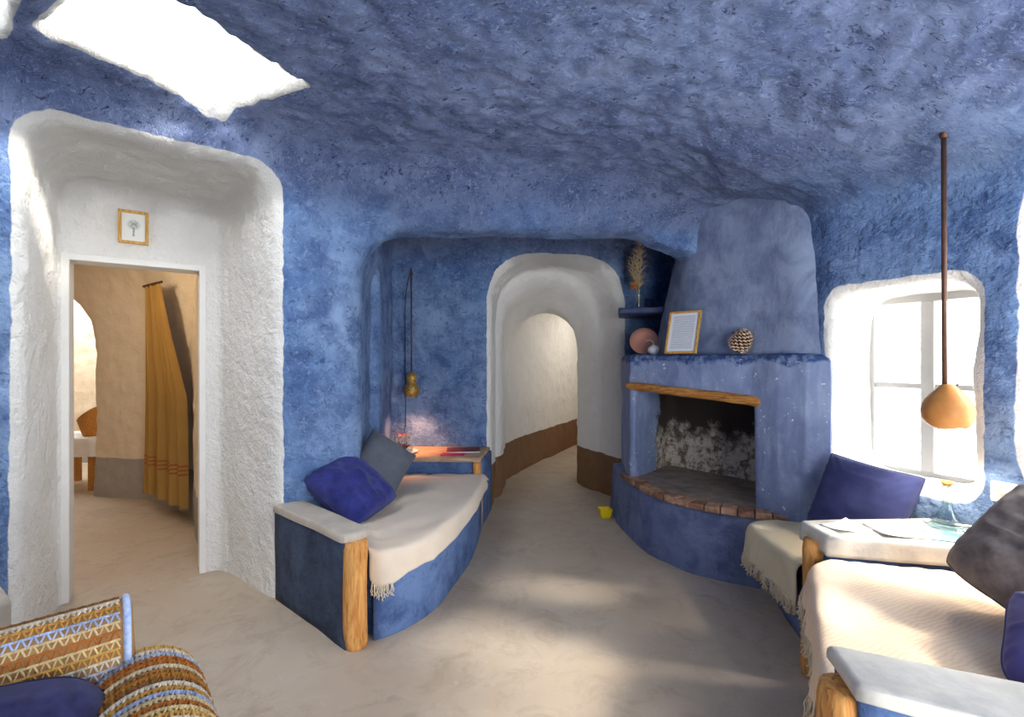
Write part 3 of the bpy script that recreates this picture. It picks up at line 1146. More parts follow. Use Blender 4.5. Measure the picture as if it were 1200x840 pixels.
fx = np.array([FE[0], FE[1], 0])
fn_ = np.array([-FQ[0], -FQ[1], 0])
tilt = math.radians(14)
fy = np.array([0, 0, 1]) * math.cos(tilt) - fn_ * math.sin(tilt)
fz = np.cross(fx, fy)
framed('picture_frame', mat4(fire_pt(0.44, 0.02, 1.434), axes=[fx, fy, fz]), 0.255, 0.325, 0.016, 0.016,
       'gold wooden frame with a typed sheet leaning against the chimney hood', mat_sheet, mat_frame_wood)

# pine cone
pc = thing('pine_cone', tuple(fire_pt(0.88, 0.025, 1.432)), 'brown pine cone with pale-tipped scales lying on the mantel', 'pine cone')
pcb = fire_pt(0.88, 0.025, 1.432 + 0.085)
axis = Vector((0.30, -0.35, 0.75)).normalized()
pm = mat4(pcb, axes=[np.array(axis.orthogonal().normalized()), np.array(axis.cross(axis.orthogonal()).normalized()), np.array(axis)])
core = [(0.001, -0.075), (0.035, -0.07), (0.055, -0.04), (0.058, -0.01), (0.048, 0.03), (0.028, 0.06), (0.001, 0.078)]
part('cone_core', xf(lathe(core, 18), pm), mat_cone_core, pc)
sc = []
for i in range(110):
    f = (i + 0.5) / 110
    z = -0.072 + 0.145 * f
    r = np.interp(z, [c_[1] for c_ in core], [c_[0] for c_ in core])
    a = i * 2.399963
    rad = np.array([math.cos(a), math.sin(a), 0])
    tn = np.array([-math.sin(a), math.cos(a), 0])
    s_ = 0.011 + 0.35 * r * 0.2
    c0 = rad * (r - 0.004) + np.array([0, 0, z])
    tip = rad * (r + 0.016) + np.array([0, 0, z + 0.006])
    V = np.array([c0 - tn * s_ * 0.5, c0 + tn * s_ * 0.5, tip + tn * s_, tip - tn * s_, tip + rad * 0.004 + (0, 0, 0.006), tip - (0, 0, 0.007) + tn * s_ * 0.7, tip - (0, 0, 0.007) - tn * s_ * 0.7])
    sc.append((V, [(0, 1, 2, 3), (3, 2, 4), (3, 6, 5, 2), (0, 3, 6), (1, 5, 2), (0, 6, 5, 1)]))
o = part('scales', xf(join(*sc), pm), mat_cone, pc, False)
tag(o, kind='stuff')

# small switch plate in the dark corner
sw = thing('wall_switch', (1.35, 4.70, 1.90), 'dark switch plate on the shadowed wall beside the vase', 'switch')
swm = mat4((1.35, 4.70, 1.90), axes=[(0.976, 0.2177, 0), (0.2177, -0.976, 0), (0, 0, 1)])
part('plate', xf(bev_box(0.09, 0.02, 0.09, 0.004), swm), mat_shelf, sw, False)
part('rocker', xf((lambda b: (b[0] + np.array([0, 0.008, 0.02]), b[1]))(bev_box(0.05, 0.02, 0.05, 0.004)), swm), mat_shelf, sw, False)

# yellow wedge on the floor
ring = lambda w, d, z: np.array([(-w, -d, z), (w, -d, z), (w, d, z), (-w, d, z)])
V, F = loft([ring(0.036, 0.035, 0), ring(0.040, 0.039, 0.012), ring(0.054, 0.05, 0.072), ring(0.054, 0.05, 0.078), ring(0.048, 0.044, 0.078), ring(0.042, 0.038, 0.05)])
single('yellow_tub', xf((V, F), mat4((0.82, 4.22, 0), (0, 0, 0.1))), mat_yellow, 'small bright yellow tapered tub on the floor by the arch', 'tub', smooth=False)

# ------------------------------------------------------------------ left bench
def log_post(base, h, r, seed=0):
    zs = np.linspace(0, h, 16)
    a = np.arange(18) * 2 * math.pi / 18
    rings = []
    for i, z in enumerate(zs):
        rr = r * (1 - (0.10 if i in (0, 15) else 0))
        rings.append(np.stack([rr * np.cos(a), rr * np.sin(a), np.full(18, z)], 1))
    V, F = loft(rings)
    rad = V.copy()
    rad[:, 2] = 0
    V = V + rad * (0.10 * vnoise(V * np.array([1, 1, 0.3]) + seed, 18) + 0.05 * vnoise(V * np.array([1, 1, 0.1]) + seed, 60))[:, None]
    V[:, 0] += 0.006 * np.sin(V[:, 2] * 7 + seed)
    return V + np.array(base), F


def plaster_block(name, floor_poly, top_poly, z0, z1, mat, parent, r=0.02, nz=10, amp=0.006):
    fp, tp = densify(floor_poly, 8), densify(top_poly, 8)
    rings = []
    c = tp.mean(0)
    for k in range(nz + 1):
        f = k / nz
        p = fp * (1 - f) + tp * f
        rings.append(np.concatenate([p, np.full((len(p), 1), z0 + (z1 - r - z0) * f)], 1))
    d = (c - tp)
    d /= np.linalg.norm(d, axis=1)[:, None]
    for aa in (30, 60, 90):
        aa = math.radians(aa)
        rings.append(np.concatenate([tp + d * r * (1 - math.cos(aa)), np.full((len(tp), 1), z1 - r + r * math.sin(aa))], 1))
    V, F = loft(rings)
    V = V + (np.stack([vnoise(V, 6), vnoise(V + 9, 6), 0.4 * vnoise(V + 19, 6)], 1) * amp)
    V[:, 2] = np.maximum(V[:, 2], z0)
    return part(name, (V, F), mat, parent)


bench = thing('built_in_bench', (-0.8, 3.1, 0), 'curved blue plaster bench with log corner post built into the alcove', 'bench')
FRONT = smooth_path([(-0.815, 2.306), (-0.66, 2.375), (-0.533, 2.489), (-0.42, 2.68), (-0.363, 2.90), (-0.29, 3.25), (-0.262, 3.564), (-0.25, 3.93)], 26)
poly = [(-0.80, 2.43), (-0.69, 2.41)] + [tuple(p) for p in FRONT[3:]] + [(-1.04, 3.93), (-0.97, 3.09), (-1.36, 2.78)]
p2 = np.array(poly)
part('bench_body', slab_poly(p2, 0.0, 0.415, 0.015), mat_bench, bench)
# arm wall at the near end
ea, eb = np.array([-1.375, 2.775]), np.array([-0.80, 2.292])
ed = (eb - ea) / np.linalg.norm(eb - ea)
en = np.array([-ed[1], ed[0]])
arm = [ea, eb, eb + en * 0.112, ea + en * 0.13]
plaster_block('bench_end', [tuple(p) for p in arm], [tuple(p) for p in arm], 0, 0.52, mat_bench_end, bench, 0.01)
cap = [ea - en * 0.010] + [eb + en * (0.068 - 0.078 * math.cos(a_)) + ed * (0.040 * math.sin(a_) - 0.022) for a_ in np.linspace(0, math.pi, 7)] + [ea + en * 0.15]
plaster_block('end_cap', [tuple(p) for p in cap], [tuple(p) for p in cap], 0.512, 0.553, mat_cap, bench, 0.025, 4, 0.006)
part('log_post', log_post((*(eb + en * 0.054 + ed * 0.004), 0), 0.515, 0.056, 3), mat_log, bench)
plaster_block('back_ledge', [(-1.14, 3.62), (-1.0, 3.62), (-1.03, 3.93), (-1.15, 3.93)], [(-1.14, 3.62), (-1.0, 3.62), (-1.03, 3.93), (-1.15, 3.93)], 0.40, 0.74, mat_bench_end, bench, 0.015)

# shelf table closing the far end
tb = thing('side_table', (-0.68, 4.18, 0), 'built-in corner table with pale wood top and blue plaster front beside the arch', 'table')
plaster_block('table_body', [(-1.10, 3.985), (-0.25, 3.985), (-0.19, 4.43), (-1.13, 4.47)], [(-1.10, 3.985), (-0.25, 3.985), (-0.19, 4.43), (-1.13, 4.47)], 0, 0.55, mat_bench, tb, 0.01)
part('table_top', slab_poly(densify([(-1.11, 3.93), (-0.262, 3.915), (-0.205, 4.42), (-1.13, 4.46)], 4), 0.55, 0.585, 0.008), mat_table_wood, tb)
part('log_post', log_post((-0.285, 3.965, 0), 0.55, 0.036, 7), mat_log, tb)


def cloth(front, back, z, drop, r=0.035, wr=0.006, nv_top=16, nv_drop=9, flare=0.02, seed=0.0, thick=0.006, overhang=0.0):
    n = len(front)
    rows = []
    edge = []
    for i in range(n):
        f, b = np.array(front[i], float), np.array(back[i], float)
        od = f - b
        od /= np.linalg.norm(od)
        dr = drop(i / (n - 1))
        row = []
        for k in range(nv_top):
            t_ = k / (nv_top - 1)
            p = b + (f - b) * t_
            row.append((p[0], p[1], z))
        for a in (25, 50, 75):
            a = math.radians(a)
            p = f + od * r * math.sin(a)
            row.append((p[0], p[1], z - r * (1 - math.cos(a))))
        for k in range(nv_drop):
            g = (k + 1) / nv_drop
            fold = flare * g * math.sin(i * 0.9 + 3 * math.sin(i * 0.37 + seed)) + overhang * g
            p = f + od * (r + 0.004 + max(fold, -0.002))
            row.append((p[0], p[1], z - r - dr * g))
        rows.append(row)
    P = np.array(rows)
    m = P.shape[1]
    V = P.reshape(-1, 3)
    V = V + np.stack([vnoise(V + seed, 9) * 0.3, vnoise(V + seed + 5, 9) * 0.3, np.abs(vnoise(V + seed + 11, 8)) + np.abs(vnoise(V * np.array([1, 3, 1]) + seed, 14)) * 0.5], 1) * wr
    edge = V.reshape(n, m, 3)[:, -1]
    F = [(i * m + j, i * m + j + 1, (i + 1) * m + j + 1, (i + 1) * m + j) for i in range(n - 1) for j in range(m - 1)]
    F = [tuple(reversed(f)) for f in F]
    # thickness
    me = mesh_data('tmp', V, F)
    nn = np.array([v.normal for v in me.vertices])
    if nn.mean(0)[2] < 0:
        F = [tuple(reversed(f)) for f in F]
        nn = -nn
    bpy.data.meshes.remove(me)
    V2 = V - nn * thick
    N0 = len(V)
    F2 = [tuple(i + N0 for i in reversed(f)) for f in F]
    side = []
    loop = [i * m for i in range(n)] + [(n - 1) * m + j for j in range(1, m)] + [i * m + m - 1 for i in range(n - 2, -1, -1)] + [j for j in range(m - 2, 0, -1)]
    for a, b in zip(loop, loop[1:] + loop[:1]):
        side.append((a, b, b + N0, a + N0))
    return (np.concatenate([V, V2]), F + F2 + side), edge


def fringe(edge, step, ln, r=0.0022, strands=2, spread=0.008):
    P = np.asarray(edge)
    s = np.concatenate([[0], np.cumsum(np.linalg.norm(np.diff(P, axis=0), axis=1))])
    out = []
    for a in np.arange(0, s[-1], step):
        p = np.array([np.interp(a, s, P[:, k]) for k in range(3)])
        for _ in range(strands):
            q = p + np.array([random.uniform(-spread, spread), random.uniform(-spread, spread), 0])
            l = ln * random.uniform(0.7, 1.15)
            e = np.array([random.uniform(-1, 1), random.uniform(-1, 1), 0]) * 0.012
            out.append(tube(np.array([p + (0, 0, 0.006), q - (0, 0, l * 0.3) + e * 0.5, q - (0, 0, l * 0.7) - e * 0.6, q - (0, 0, l) + e]), r, 5))
    return join(*out)


i0 = 2
thr = thing('throw_blanket', (-0.7, 3.1, 0.42), 'cream throw spread over the blue alcove bench with a fringed corner', 'blanket')
fr = smooth_path([(-0.735, 2.395), (-0.665, 2.385)] + [tuple(p) for p in FRONT[6::3]] + [tuple(FRONT[-1])], 30)
bk0 = smooth_path([ea + en * 0.19 + ed * 0.06, (-1.10, 2.99), (-1.01, 3.15), (-1.01, 3.4), (-1.01, 3.62), (-0.97, 3.7), (-0.99, 3.90)], len(fr))
od_ = fr - bk0
mid = fr + od_ / np.linalg.norm(od_, axis=1)[:, None] * 0.008
vf, edge = cloth(mid, bk0, 0.447, lambda f: np.interp(f, [0, 0.10, 0.3, 0.6, 0.85, 1.0], [0.12, 0.15, 0.10, 0.085, 0.06, 0.03]), 0.03, 0.018, 20, 9, 0.022, 2.0)
vf = list(vf)
V = np.array(vf[0])
V[:, 2] += 0.025 * np.exp(-(((V[:, 0] + 0.72) / 0.10) ** 2 + ((V[:, 1] - 2.52) / 0.10) ** 2)) * vnoise(V, 22)
part('cloth', (V, vf[1]), mat_cream, thr)
tag(part('fringe', fringe(edge[1:6], 0.010, 0.06), mat_fringe_m, thr), kind='stuff')


# ------------------------------------------------------------------ cushions
def cushion(w, h, t, n=34, wr=0.012, seed=0.0, rnd=0.1):
    us = np.linspace(-1, 1, n)
    A, B = np.meshgrid(us, us, indexing='ij')
    def sheet(sgn):
        x = w / 2 * A * (1 - 0.055 * (1 - B ** 2) * np.abs(A) ** 2)
        y = h / 2 * B * (1 - 0.055 * (1 - A ** 2) * np.abs(B) ** 2)
        x = x * np.sqrt(1 - rnd * 0.5 * B ** 4)
        y = y * np.sqrt(1 - rnd * 0.5 * A ** 4)
        e = np.clip((1 - A ** 2) * (1 - B ** 2), 0, 1)
        z = sgn * t / 2 * e ** 0.38
        P = np.stack([x, y, z], -1).reshape(-1, 3)
        q = P + seed
        dz = vnoise(q, 5) * 1.0 + vnoise(q * np.array([1, 2.2, 1]), 12) * 0.55 + vnoise(q * np.array([2, 1, 1]), 21) * 0.25
        ridge = 1 - np.abs(vnoise(q * np.array([1.0, 2.6, 1.0]), 7))
        P[:, 2] += (dz + sgn * 1.2 * ridge ** 4) * wr * np.sqrt(e).ravel()
        # diagonal pulls at the corners
        P[:, 2] += sgn * 0.006 * np.sin(26 * (np.abs(A) - np.abs(B))).ravel() * (np.abs(A * B).ravel() ** 1.5) * (e.ravel() > 1e-6)
        return P
    T, Bm = sheet(1), sheet(-1)
    V = np.concatenate([T, Bm])
    N = n * n
    F = []
    bord = lambda i, j: i in (0, n - 1) or j in (0, n - 1)
    mapb = {}
    for i in range(n):
        for j in range(n):
            mapb[N + i * n + j] = i * n + j if bord(i, j) else N + i * n + j
    for i in range(n - 1):
        for j in range(n - 1):
            a, b, c_, d_ = i * n + j, (i + 1) * n + j, (i + 1) * n + j + 1, i * n + j + 1
            F.append((a, b, c_, d_))
            F.append(tuple(mapb[N + k] for k in (d_, c_, b, a)))
    used = sorted({k for f in F for k in f})
    rm = {k: i for i, k in enumerate(used)}
    # seam piping path
    loop = [(i, 0) for i in range(n)] + [(n - 1, j) for j in range(1, n)] + [(i, n - 1) for i in range(n - 2, -1, -1)] + [(0, j) for j in range(n - 2, 0, -1)]
    seam = np.array([T[i * n + j] for i, j in loop] + [T[0]])
    return (V[used], [tuple(rm[k] for k in f) for f in F]), seam


def place_cushion(name, w, h, t, m, mat, label, wr=0.012, seed=0.0, rnd=0.1, seam_mat=None):
    vf, seam = cushion(w, h, t, 40, wr, seed, rnd)
    V, F = xf(vf, m)
    o = thing(name, ((V[:, 0].min() + V[:, 0].max()) / 2, (V[:, 1].min() + V[:, 1].max()) / 2, V[:, 2].min()), label, 'cushion')
    part('cover', (V, F), mat, o)
    part('seam_piping', tube(xf((seam, []), m)[0], 0.0035, 6, False), seam_mat or mat, o)
    return o


def basis(loc, xdir, normal, roll=0.0):
    z = Vector(normal).normalized()
    x = Vector(xdir)
    x = (x - z * x.dot(z)).normalized()
    y = z.cross(x)
    m = mat4(loc, axes=[x, y, z])
    return m @ Matrix.Rotation(roll, 4, 'Z')


place_cushion('cushion', 0.47, 0.40, 0.20, basis((-0.975, 2.905, 0.610), (0.80, -0.30, -0.05), (0.38, -0.42, 0.85), math.radians(-8)), mat_royal,
              'royal blue velvet cushion lying against the wall on the alcove bench', 0.022, 1.0, 0.45)
place_cushion('cushion', 0.36, 0.38, 0.16, basis((-0.885, 3.24, 0.68), (0.75, 0.25, 0), (0.50, -0.72, 0.42), math.radians(-32)), mat_slate,
              'slate grey cotton cushion standing on its corner in the alcove', 0.007, 3.0)

# things on the shelf table
single('saucer', xf(lathe([(0.001, 0), (0.06, 0), (0.105, 0.008), (0.118, 0.014), (0.116, 0.018), (0.07, 0.008), (0.001, 0.006)], 36), mat4((-0.93, 4.13, 0.586))), mat_ceramic,
       'white saucer under the red glass cube on the corner table', 'plate')
cb = thing('glass_cube', (-0.94, 4.14, 0.592), 'square glass holder filled with dark red petals on the saucer', 'candle holder')
cm = mat4((-0.94, 4.14, 0.600), (0, 0, 0.35))
wls = []
for sx, sy, lx, ly in ((0, -0.068, 0.142, 0.006), (0, 0.068, 0.142, 0.006), (-0.068, 0, 0.006, 0.13), (0.068, 0, 0.006, 0.13)):
    v, f = bev_box(lx, ly, 0.15, 0.001, 1)
    part('glass_wall', xf((v + np.array([sx, sy, 0]), f), cm), mat_glass, cb, False)
part('glass_floor', xf(bev_box(0.13, 0.13, 0.008, 0.001, 1), cm), mat_glass, cb, False)
pet = []
for k in range(110):
    p = np.array([random.uniform(-0.05, 0.05), random.uniform(-0.05, 0.05), random.uniform(0.02, 0.142)])
    v, f = lathe([(0.001, -0.004), (0.016, 0), (0.011, 0.006), (0.001, 0.004)], 6)
    pet.append(xf((v, f), mat4(p, (random.uniform(0, 6), random.uniform(0, 6), 0))))
tag(part('petals', xf(join(*pet), cm), mat_red, cb), kind='stuff')
mg = thing('magazine', (-0.43, 4.22, 0.586), 'red-brown printed magazine lying on the corner table', 'magazine')
mm = mat4((-0.43, 4.22, 0.586), (0, 0, 0.1))
part('pages', xf(bev_box(0.285, 0.20, 0.010, 0.001, 1), mm), mat_paper, mg, False)
part('front_cover', xf((lambda b: (b[0] + np.array([0, 0, 0.010]), b[1]))(bev_box(0.29, 0.205, 0.002, 0, 1)), mm), mat_magazine, mg, False)
single('booklet', xf(bev_box(0.20, 0.10, 0.006, 0.001, 1), mat4((-0.50, 4.05, 0.586), (0, 0, -0.08))), mat_pink, 'small pink booklet beside the magazine on the corner table', 'booklet', smooth=False)
for k, (dx, sc_) in enumerate(((0, 1.0), (0.03, 1.25))):
    v, f = lathe([(0.001, 0), (0.010, 0.001), (0.012, 0.012), (0.006, 0.026), (0.009, 0.036), (0.006, 0.046), (0.001, 0.049)], 14)
    single('small_ornament', (v * sc_ + np.array([-1.085 + dx, 3.75 + dx * 0.5, 0.742]), f), mat_ceramic,
           ('smaller' if k == 0 else 'taller') + ' white ornament on the dark ledge behind the slate cushion', 'ornament')

# ------------------------------------------------------------------ brass hanging lamp in the alcove
hl = thing('hanging_lamp', (-0.90, 4.28, 1.06), 'brass hanging lamp with two pierced bulbs on a thin rod in the alcove', 'lamp')
hb = np.array([-0.90, 4.28, 1.055])
prof = [(0.030, 0.0), (0.056, 0.012), (0.070, 0.045), (0.066, 0.085), (0.045, 0.115), (0.032, 0.125), (0.042, 0.140), (0.050, 0.165), (0.045, 0.195), (0.026, 0.215), (0.010, 0.225), (0.001, 0.228)]
V, F = lathe(prof, 24, False)
part('shade', (V + hb, F), mat_brass, hl)
rim = []
for zz_, rr in ((0.012, 0.058), (0.06, 0.071), (0.105, 0.055), (0.125, 0.036)):
    a = np.linspace(0, 2 * math.pi, 33)
    rim.append(tube(np.stack([rr * np.cos(a), rr * np.sin(a), np.full(33, zz_)], 1) + hb, 0.004, 6, False))
part('band', join(*rim), mat_brass, hl)
part('rod', tube(np.array([hb + (0, 0, 0.222), hb + (0, 0, 0.6), hb + (-0.004, 0, 1.14)]), 0.0075, 8), mat_rod, hl)
part('wall_hook', tube(smooth_path([hb + (-0.004, 0, 1.13), hb + (-0.01, 0.03, 1.16), hb + (-0.02, 0.10, 1.15), hb + (-0.03, 0.22, 1.13)], 14), 0.006, 8), mat_rod, hl)
part('cord', tube(smooth_path([hb + (-0.004, 0.01, 1.13), hb + (-0.045, 0.06, 1.05), hb + (-0.085, 0.13, 0.85), hb + (-0.09, 0.15, 0.5), hb + (-0.09, 0.16, 0.1), hb + (-0.09, 0.17, -0.3)], 40), 0.004, 6), mat_black, hl)
part('bulb', xf(lathe([(0.001, 0), (0.012, 0.004), (0.016, 0.016), (0.010, 0.034), (0.001, 0.04)], 14), mat4(hb + (0, 0, 0.02))), mat_bulb, hl)
ld = bpy.data.lights.new('hanging_lamp_light', 'SPOT')
ld.energy = 20
ld.color = (1.0, 0.42, 0.20)
ld.spot_size = math.radians(110)
ld.spot_blend = 0.8
ld.shadow_soft_size = 0.03
lo_ = bpy.data.objects.new('hanging_lamp_light', ld)
lo_.location = tuple(hb + (0, 0, -0.005))
C.objects.link(lo_)

# ------------------------------------------------------------------ picture over the door
t = NT('tree_sketch_print', 0.6)
uvn = t.n.new('ShaderNodeTexCoord').outputs['UV']
s_ = t.sep(uvn)
dx = t.math('SUBTRACT', s_[0], 0.5)
dy = t.math('SUBTRACT', s_[1], 0.60)
rr = t.math('ADD', t.math('MULTIPLY', t.math('MULTIPLY', dx, dx), 1.0), t.math('MULTIPLY', t.math('MULTIPLY', dy, dy), 2.4))
nz = t.noise(9, 5, 0.7, 0, uvn)
crown = t.ramp(t.math('ADD', rr, t.ramp(nz, 0.3, 0.7, -0.05, 0.05)), 0.10, 0.03)
tr = t.math('MULTIPLY', t.math('LESS_THAN', t.math('ABSOLUTE', t.math('ADD', dx, t.ramp(nz, 0.3, 0.7, -0.03, 0.03))), 0.045), t.math('MULTIPLY', t.math('LESS_THAN', s_[1], 0.5), t.math('GREATER_THAN', s_[1], 0.18)))
c = t.mix(t.math('MULTIPLY', crown, t.ramp(nz, 0.35, 0.6)), (0.80, 0.80, 0.76), (0.22, 0.27, 0.22))
t.color(t.mix(t.math('MULTIPLY', tr, 0.8), c, (0.25, 0.24, 0.22)))
mat_tree = t.m
framed('picture_frame', mat4(lw(-0.685, 0.662, 2.095), axes=[(U[0], U[1], 0), (0, 0, 1), (-NIN[0], -NIN[1], 0)]), 0.145, 0.20, 0.016, 0.022,
       'small golden frame with a grey tree sketch hung above the left doorway', mat_tree, mat_frame_wood)

# ------------------------------------------------------------------ side room: curtain, table
t = NT('mustard_curtain_linen', 0.9)
zz = t.sep()[2]
st = 0.0
band = None
for z0 in (0.27, 0.305, 0.34):
    b_ = t.math('LESS_THAN', t.math('ABSOLUTE', t.math('SUBTRACT', zz, z0)), 0.008)
    band = b_ if band is None else t.math('ADD', band, b_)
c = t.mix(t.noise(5, 4), srgb(150, 114, 56), srgb(168, 132, 72))
t.color(t.mix(t.math('MULTIPLY', band, 0.7), c, srgb(140, 66, 40)))
t.bump(t.noise(120, 2), 0.15, 0.004)
mat_curtain = t.m
ct = thing('curtain', (-3.2, 4.3, 0.16), 'mustard linen curtain with three dark stripes hanging in the side room', 'curtain')
c0, c1 = np.array([-3.47, 4.52]), np.array([-2.86, 4.07])
cdir = (c1 - c0) / np.linalg.norm(c1 - c0)
cn = np.array([-cdir[1], cdir[0]])
nz_, nu_ = 36, 120
V = []
for k in range(nz_):
    f = k / (nz_ - 1)
    z = 2.07 - (2.07 - 0.155) * f
    wid = np.interp(f, [0, 0.25, 0.52, 1], [0.38, 0.60, 0.90, 0.94])
    amp = np.interp(f, [0, 1], [0.018, 0.040])
    for j in range(nu_):
        g = j / (nu_ - 1)
        p = c0 + cdir * (wid * g) + cn * amp * (math.sin(g * 44 + 0.6 * math.sin(f * 3)) + 0.5 * math.sin(g * 19 + f * 1.3))
        V.append((p[0], p[1], z - 0.01 * math.sin(g * 21) * f))
V = np.array(V)
F = [(k * nu_ + j, k * nu_ + j + 1, (k + 1) * nu_ + j + 1, (k + 1) * nu_ + j) for k in range(nz_ - 1) for j in range(nu_ - 1)]
V2 = V + np.array([cn[0], cn[1], 0]) * 0.004
o = part('drape', (np.concatenate([V, V2]), F + [tuple(i + len(V) for i in reversed(f)) for f in F]), mat_curtain, ct)
ra, rb = c0 - cdir * 0.04, c0 + cdir * 0.42
part('curtain_rod', tube(np.array([(ra[0], ra[1], 2.085), ((ra[0] + rb[0]) / 2, (ra[1] + rb[1]) / 2, 2.085), (rb[0], rb[1], 2.085)]), 0.011, 10), mat_darkwood, ct)
for k in range(7):
    p = c0 + cdir * (0.02 + 0.05 * k)
    a = np.linspace(0, 2 * math.pi, 13)
    part('curtain_ring', tube(np.stack([np.full(13, p[0]) + 0.016 * np.cos(a) * cn[0], np.full(13, p[1]) + 0.016 * np.cos(a) * cn[1], 2.078 + 0.016 * np.sin(a)], 1), 0.0025, 5, False), mat_darkwood, ct)

tx, ty = -4.72, 5.28
dt = thing('clothed_table', (tx, ty, 0), 'small wooden table under a white cloth seen through the far arch', 'table')
part('table_top', xf(bev_box(0.62, 0.5, 0.03, 0.004), mat4((tx, ty, 0.52))), mat_wicker, dt, False)
for sx in (-1, 1):
    for sy in (-1, 1):
        part('leg', xf(bev_box(0.055, 0.055, 0.52, 0.004), mat4((tx + sx * 0.26, ty + sy * 0.2, 0))), mat_wicker, dt, False)
rings = []
per = []
for k in range(64):
    a = 2 * math.pi * k / 64
    ca, sa = math.cos(a), math.sin(a)
    rad = 1 / max(abs(ca) / 0.325, abs(sa) / 0.265)
    per.append((ca * rad, sa * rad))
per = np.array(per)
for z, g in ((0.565, 0.02), (0.565, 0.9), (0.558, 1.0), (0.50, 1.015), (0.43, 1.03), (0.37, 1.05)):
    w_ = 1 + (0.025 * np.sin(np.arange(64) * 1.1) if z < 0.52 else 0)
    q = per * g * (w_[:, None] if hasattr(w_, 'shape') else 1)
    rings.append(np.concatenate([q + (tx, ty), np.full((64, 1), z)], 1))
V, F = loft(rings, False)
F.append(tuple(range(64)))
single('tablecloth', (V, F), mat_linen, 'white cloth hanging over the small table beyond the far arch', 'tablecloth')
kx, ky = -4.56, 5.2
rings = []
for k in range(12):
    f = k / 11
    a = np.arange(30) * 2 * math.pi / 30
    r = 0.085 + 0.045 * f
    zt = 0.566 + f * (0.24 + 0.10 * np.cos(a))
    rings.append(np.stack([kx + r * np.cos(a) * (1 + 0.03 * (k % 2)), ky + r * np.sin(a) * (1 + 0.03 * (k % 2)), zt], 1))
inn_ = [r_ * np.array([1, 1, 1]) for r_ in rings[::-1]]
for q in inn_:
    ctr_ = np.array([kx, ky, 0])
    q[:, :2] = ctr_[:2] + (q[:, :2] - ctr_[:2]) * 0.90
    q[:, 2] = np.maximum(q[:, 2], 0.58)
single('basket', loft(rings + inn_), mat_wicker, 'golden-brown basket with a slanted rim on the white-clothed table', 'basket')
wl = bpy.data.lights.new('side_room_lamp', 'POINT')
wl.energy = 11
wl.color = (1.0, 0.80, 0.56)
wl.shadow_soft_size = 0.12
pw = bpy.data.lights.new('passage_fill_light', 'POINT')  # unseen fill light added to brighten the passage walls
pw.energy = 9
pw.color = (1.0, 0.94, 0.86)
pw.shadow_soft_size = 0.15
pwo = bpy.data.objects.new('passage_fill_light', pw)
pwo.location = (1.5, 6.9, 1.85)
C.objects.link(pwo)
wo = bpy.data.objects.new('side_room_lamp', wl)
wo.location = (-3.35, 3.55, 2.2)
C.objects.link(wo)

# ------------------------------------------------------------------ pale ledge by the armchair
lg = thing('plaster_bench', (-2.2, 1.6, 0), 'pale grey plaster bench end beside the white doorway behind the armchair', 'bench')
plaster_block('bench_body', [(-2.24, 2.08), (-2.02, 1.93), (-2.15, 1.2), (-2.85, 1.5), (-2.8, 1.68)], [(-2.24, 2.08), (-2.02, 1.93), (-2.15, 1.2), (-2.85, 1.5), (-2.8, 1.68)], 0, 0.46, mat_cap, lg, 0.05, 8, 0.008)

# ------------------------------------------------------------------ right-hand benches
fb_ = thing('window_bench', (1.65, 2.5, 0), 'blue plaster bench below the window between fireplace and slab divider', 'bench')
plaster_block('bench_body', [(1.64, 2.84), (1.53, 2.77), (1.47, 2.55), (1.395, 2.17), (2.02, 2.17), (1.80, 2.68)], [(1.64, 2.84), (1.45, 2.79), (1.41, 2.55), (1.37, 2.17), (2.02, 2.17), (1.80, 2.68)], 0, 0.415, mat_base, fb_, 0.02)

dv = thing('slab_divider', (1.7, 2.05, 0), 'low plaster divider with pale worn slab top and log post between the two benches', 'divider')
DIV = [(1.345, 2.03), (1.79, 1.93), (2.14, 1.84), (2.06, 2.10), (1.99, 2.24), (1.60, 2.21), (1.35, 2.19)]
plaster_block('divider_body', DIV, DIV, 0, 0.62, mat_bench, dv, 0.01)
DIVT = [(1.325, 2.01), (1.79, 1.91), (2.155, 1.82), (2.075, 2.11), (2.0, 2.26), (1.60, 2.235), (1.33, 2.21)]
plaster_block('slab_top', DIVT, DIVT, 0.565, 0.652, mat_slab, dv, 0.022, 4, 0.006)
part('log_post', log_post((1.335, 2.11, 0), 0.60, 0.048, 11), mat_log, dv)

nb_ = thing('daybed_bench', (1.5, 1.5, 0), 'wide plaster daybed bench with pale rounded arm and thick log post', 'bench')
NBP = [(1.28, 1.985), (0.86, 1.27), (1.60, 0.93), (2.6, 0.5), (2.7, 0.8), (2.12, 1.82), (1.79, 1.90)]
plaster_block('bench_body', NBP, NBP, 0, 0.515, mat_bench, nb_, 0.02)
ARM = [(0.83, 1.235), (0.80, 1.10), (1.10, 0.94), (1.8, 0.62), (2.6, 0.26), (2.66, 0.42), (1.85, 0.78), (1.17, 1.085)]
plaster_block('arm_body', ARM, ARM, 0, 0.625, mat_bench, nb_, 0.01)
ARMT = [(0.82, 1.25), (0.785, 1.09), (1.095, 0.925), (1.8, 0.605), (2.6, 0.245), (2.66, 0.435), (1.86, 0.80), (1.18, 1.10)]
plaster_block('arm_cap', ARMT, ARMT, 0.620, 0.655, mat_slab, nb_, 0.018, 4, 0.005)
part('log_post', log_post((0.815, 1.165, 0), 0.60, 0.062, 17), mat_log, nb_)

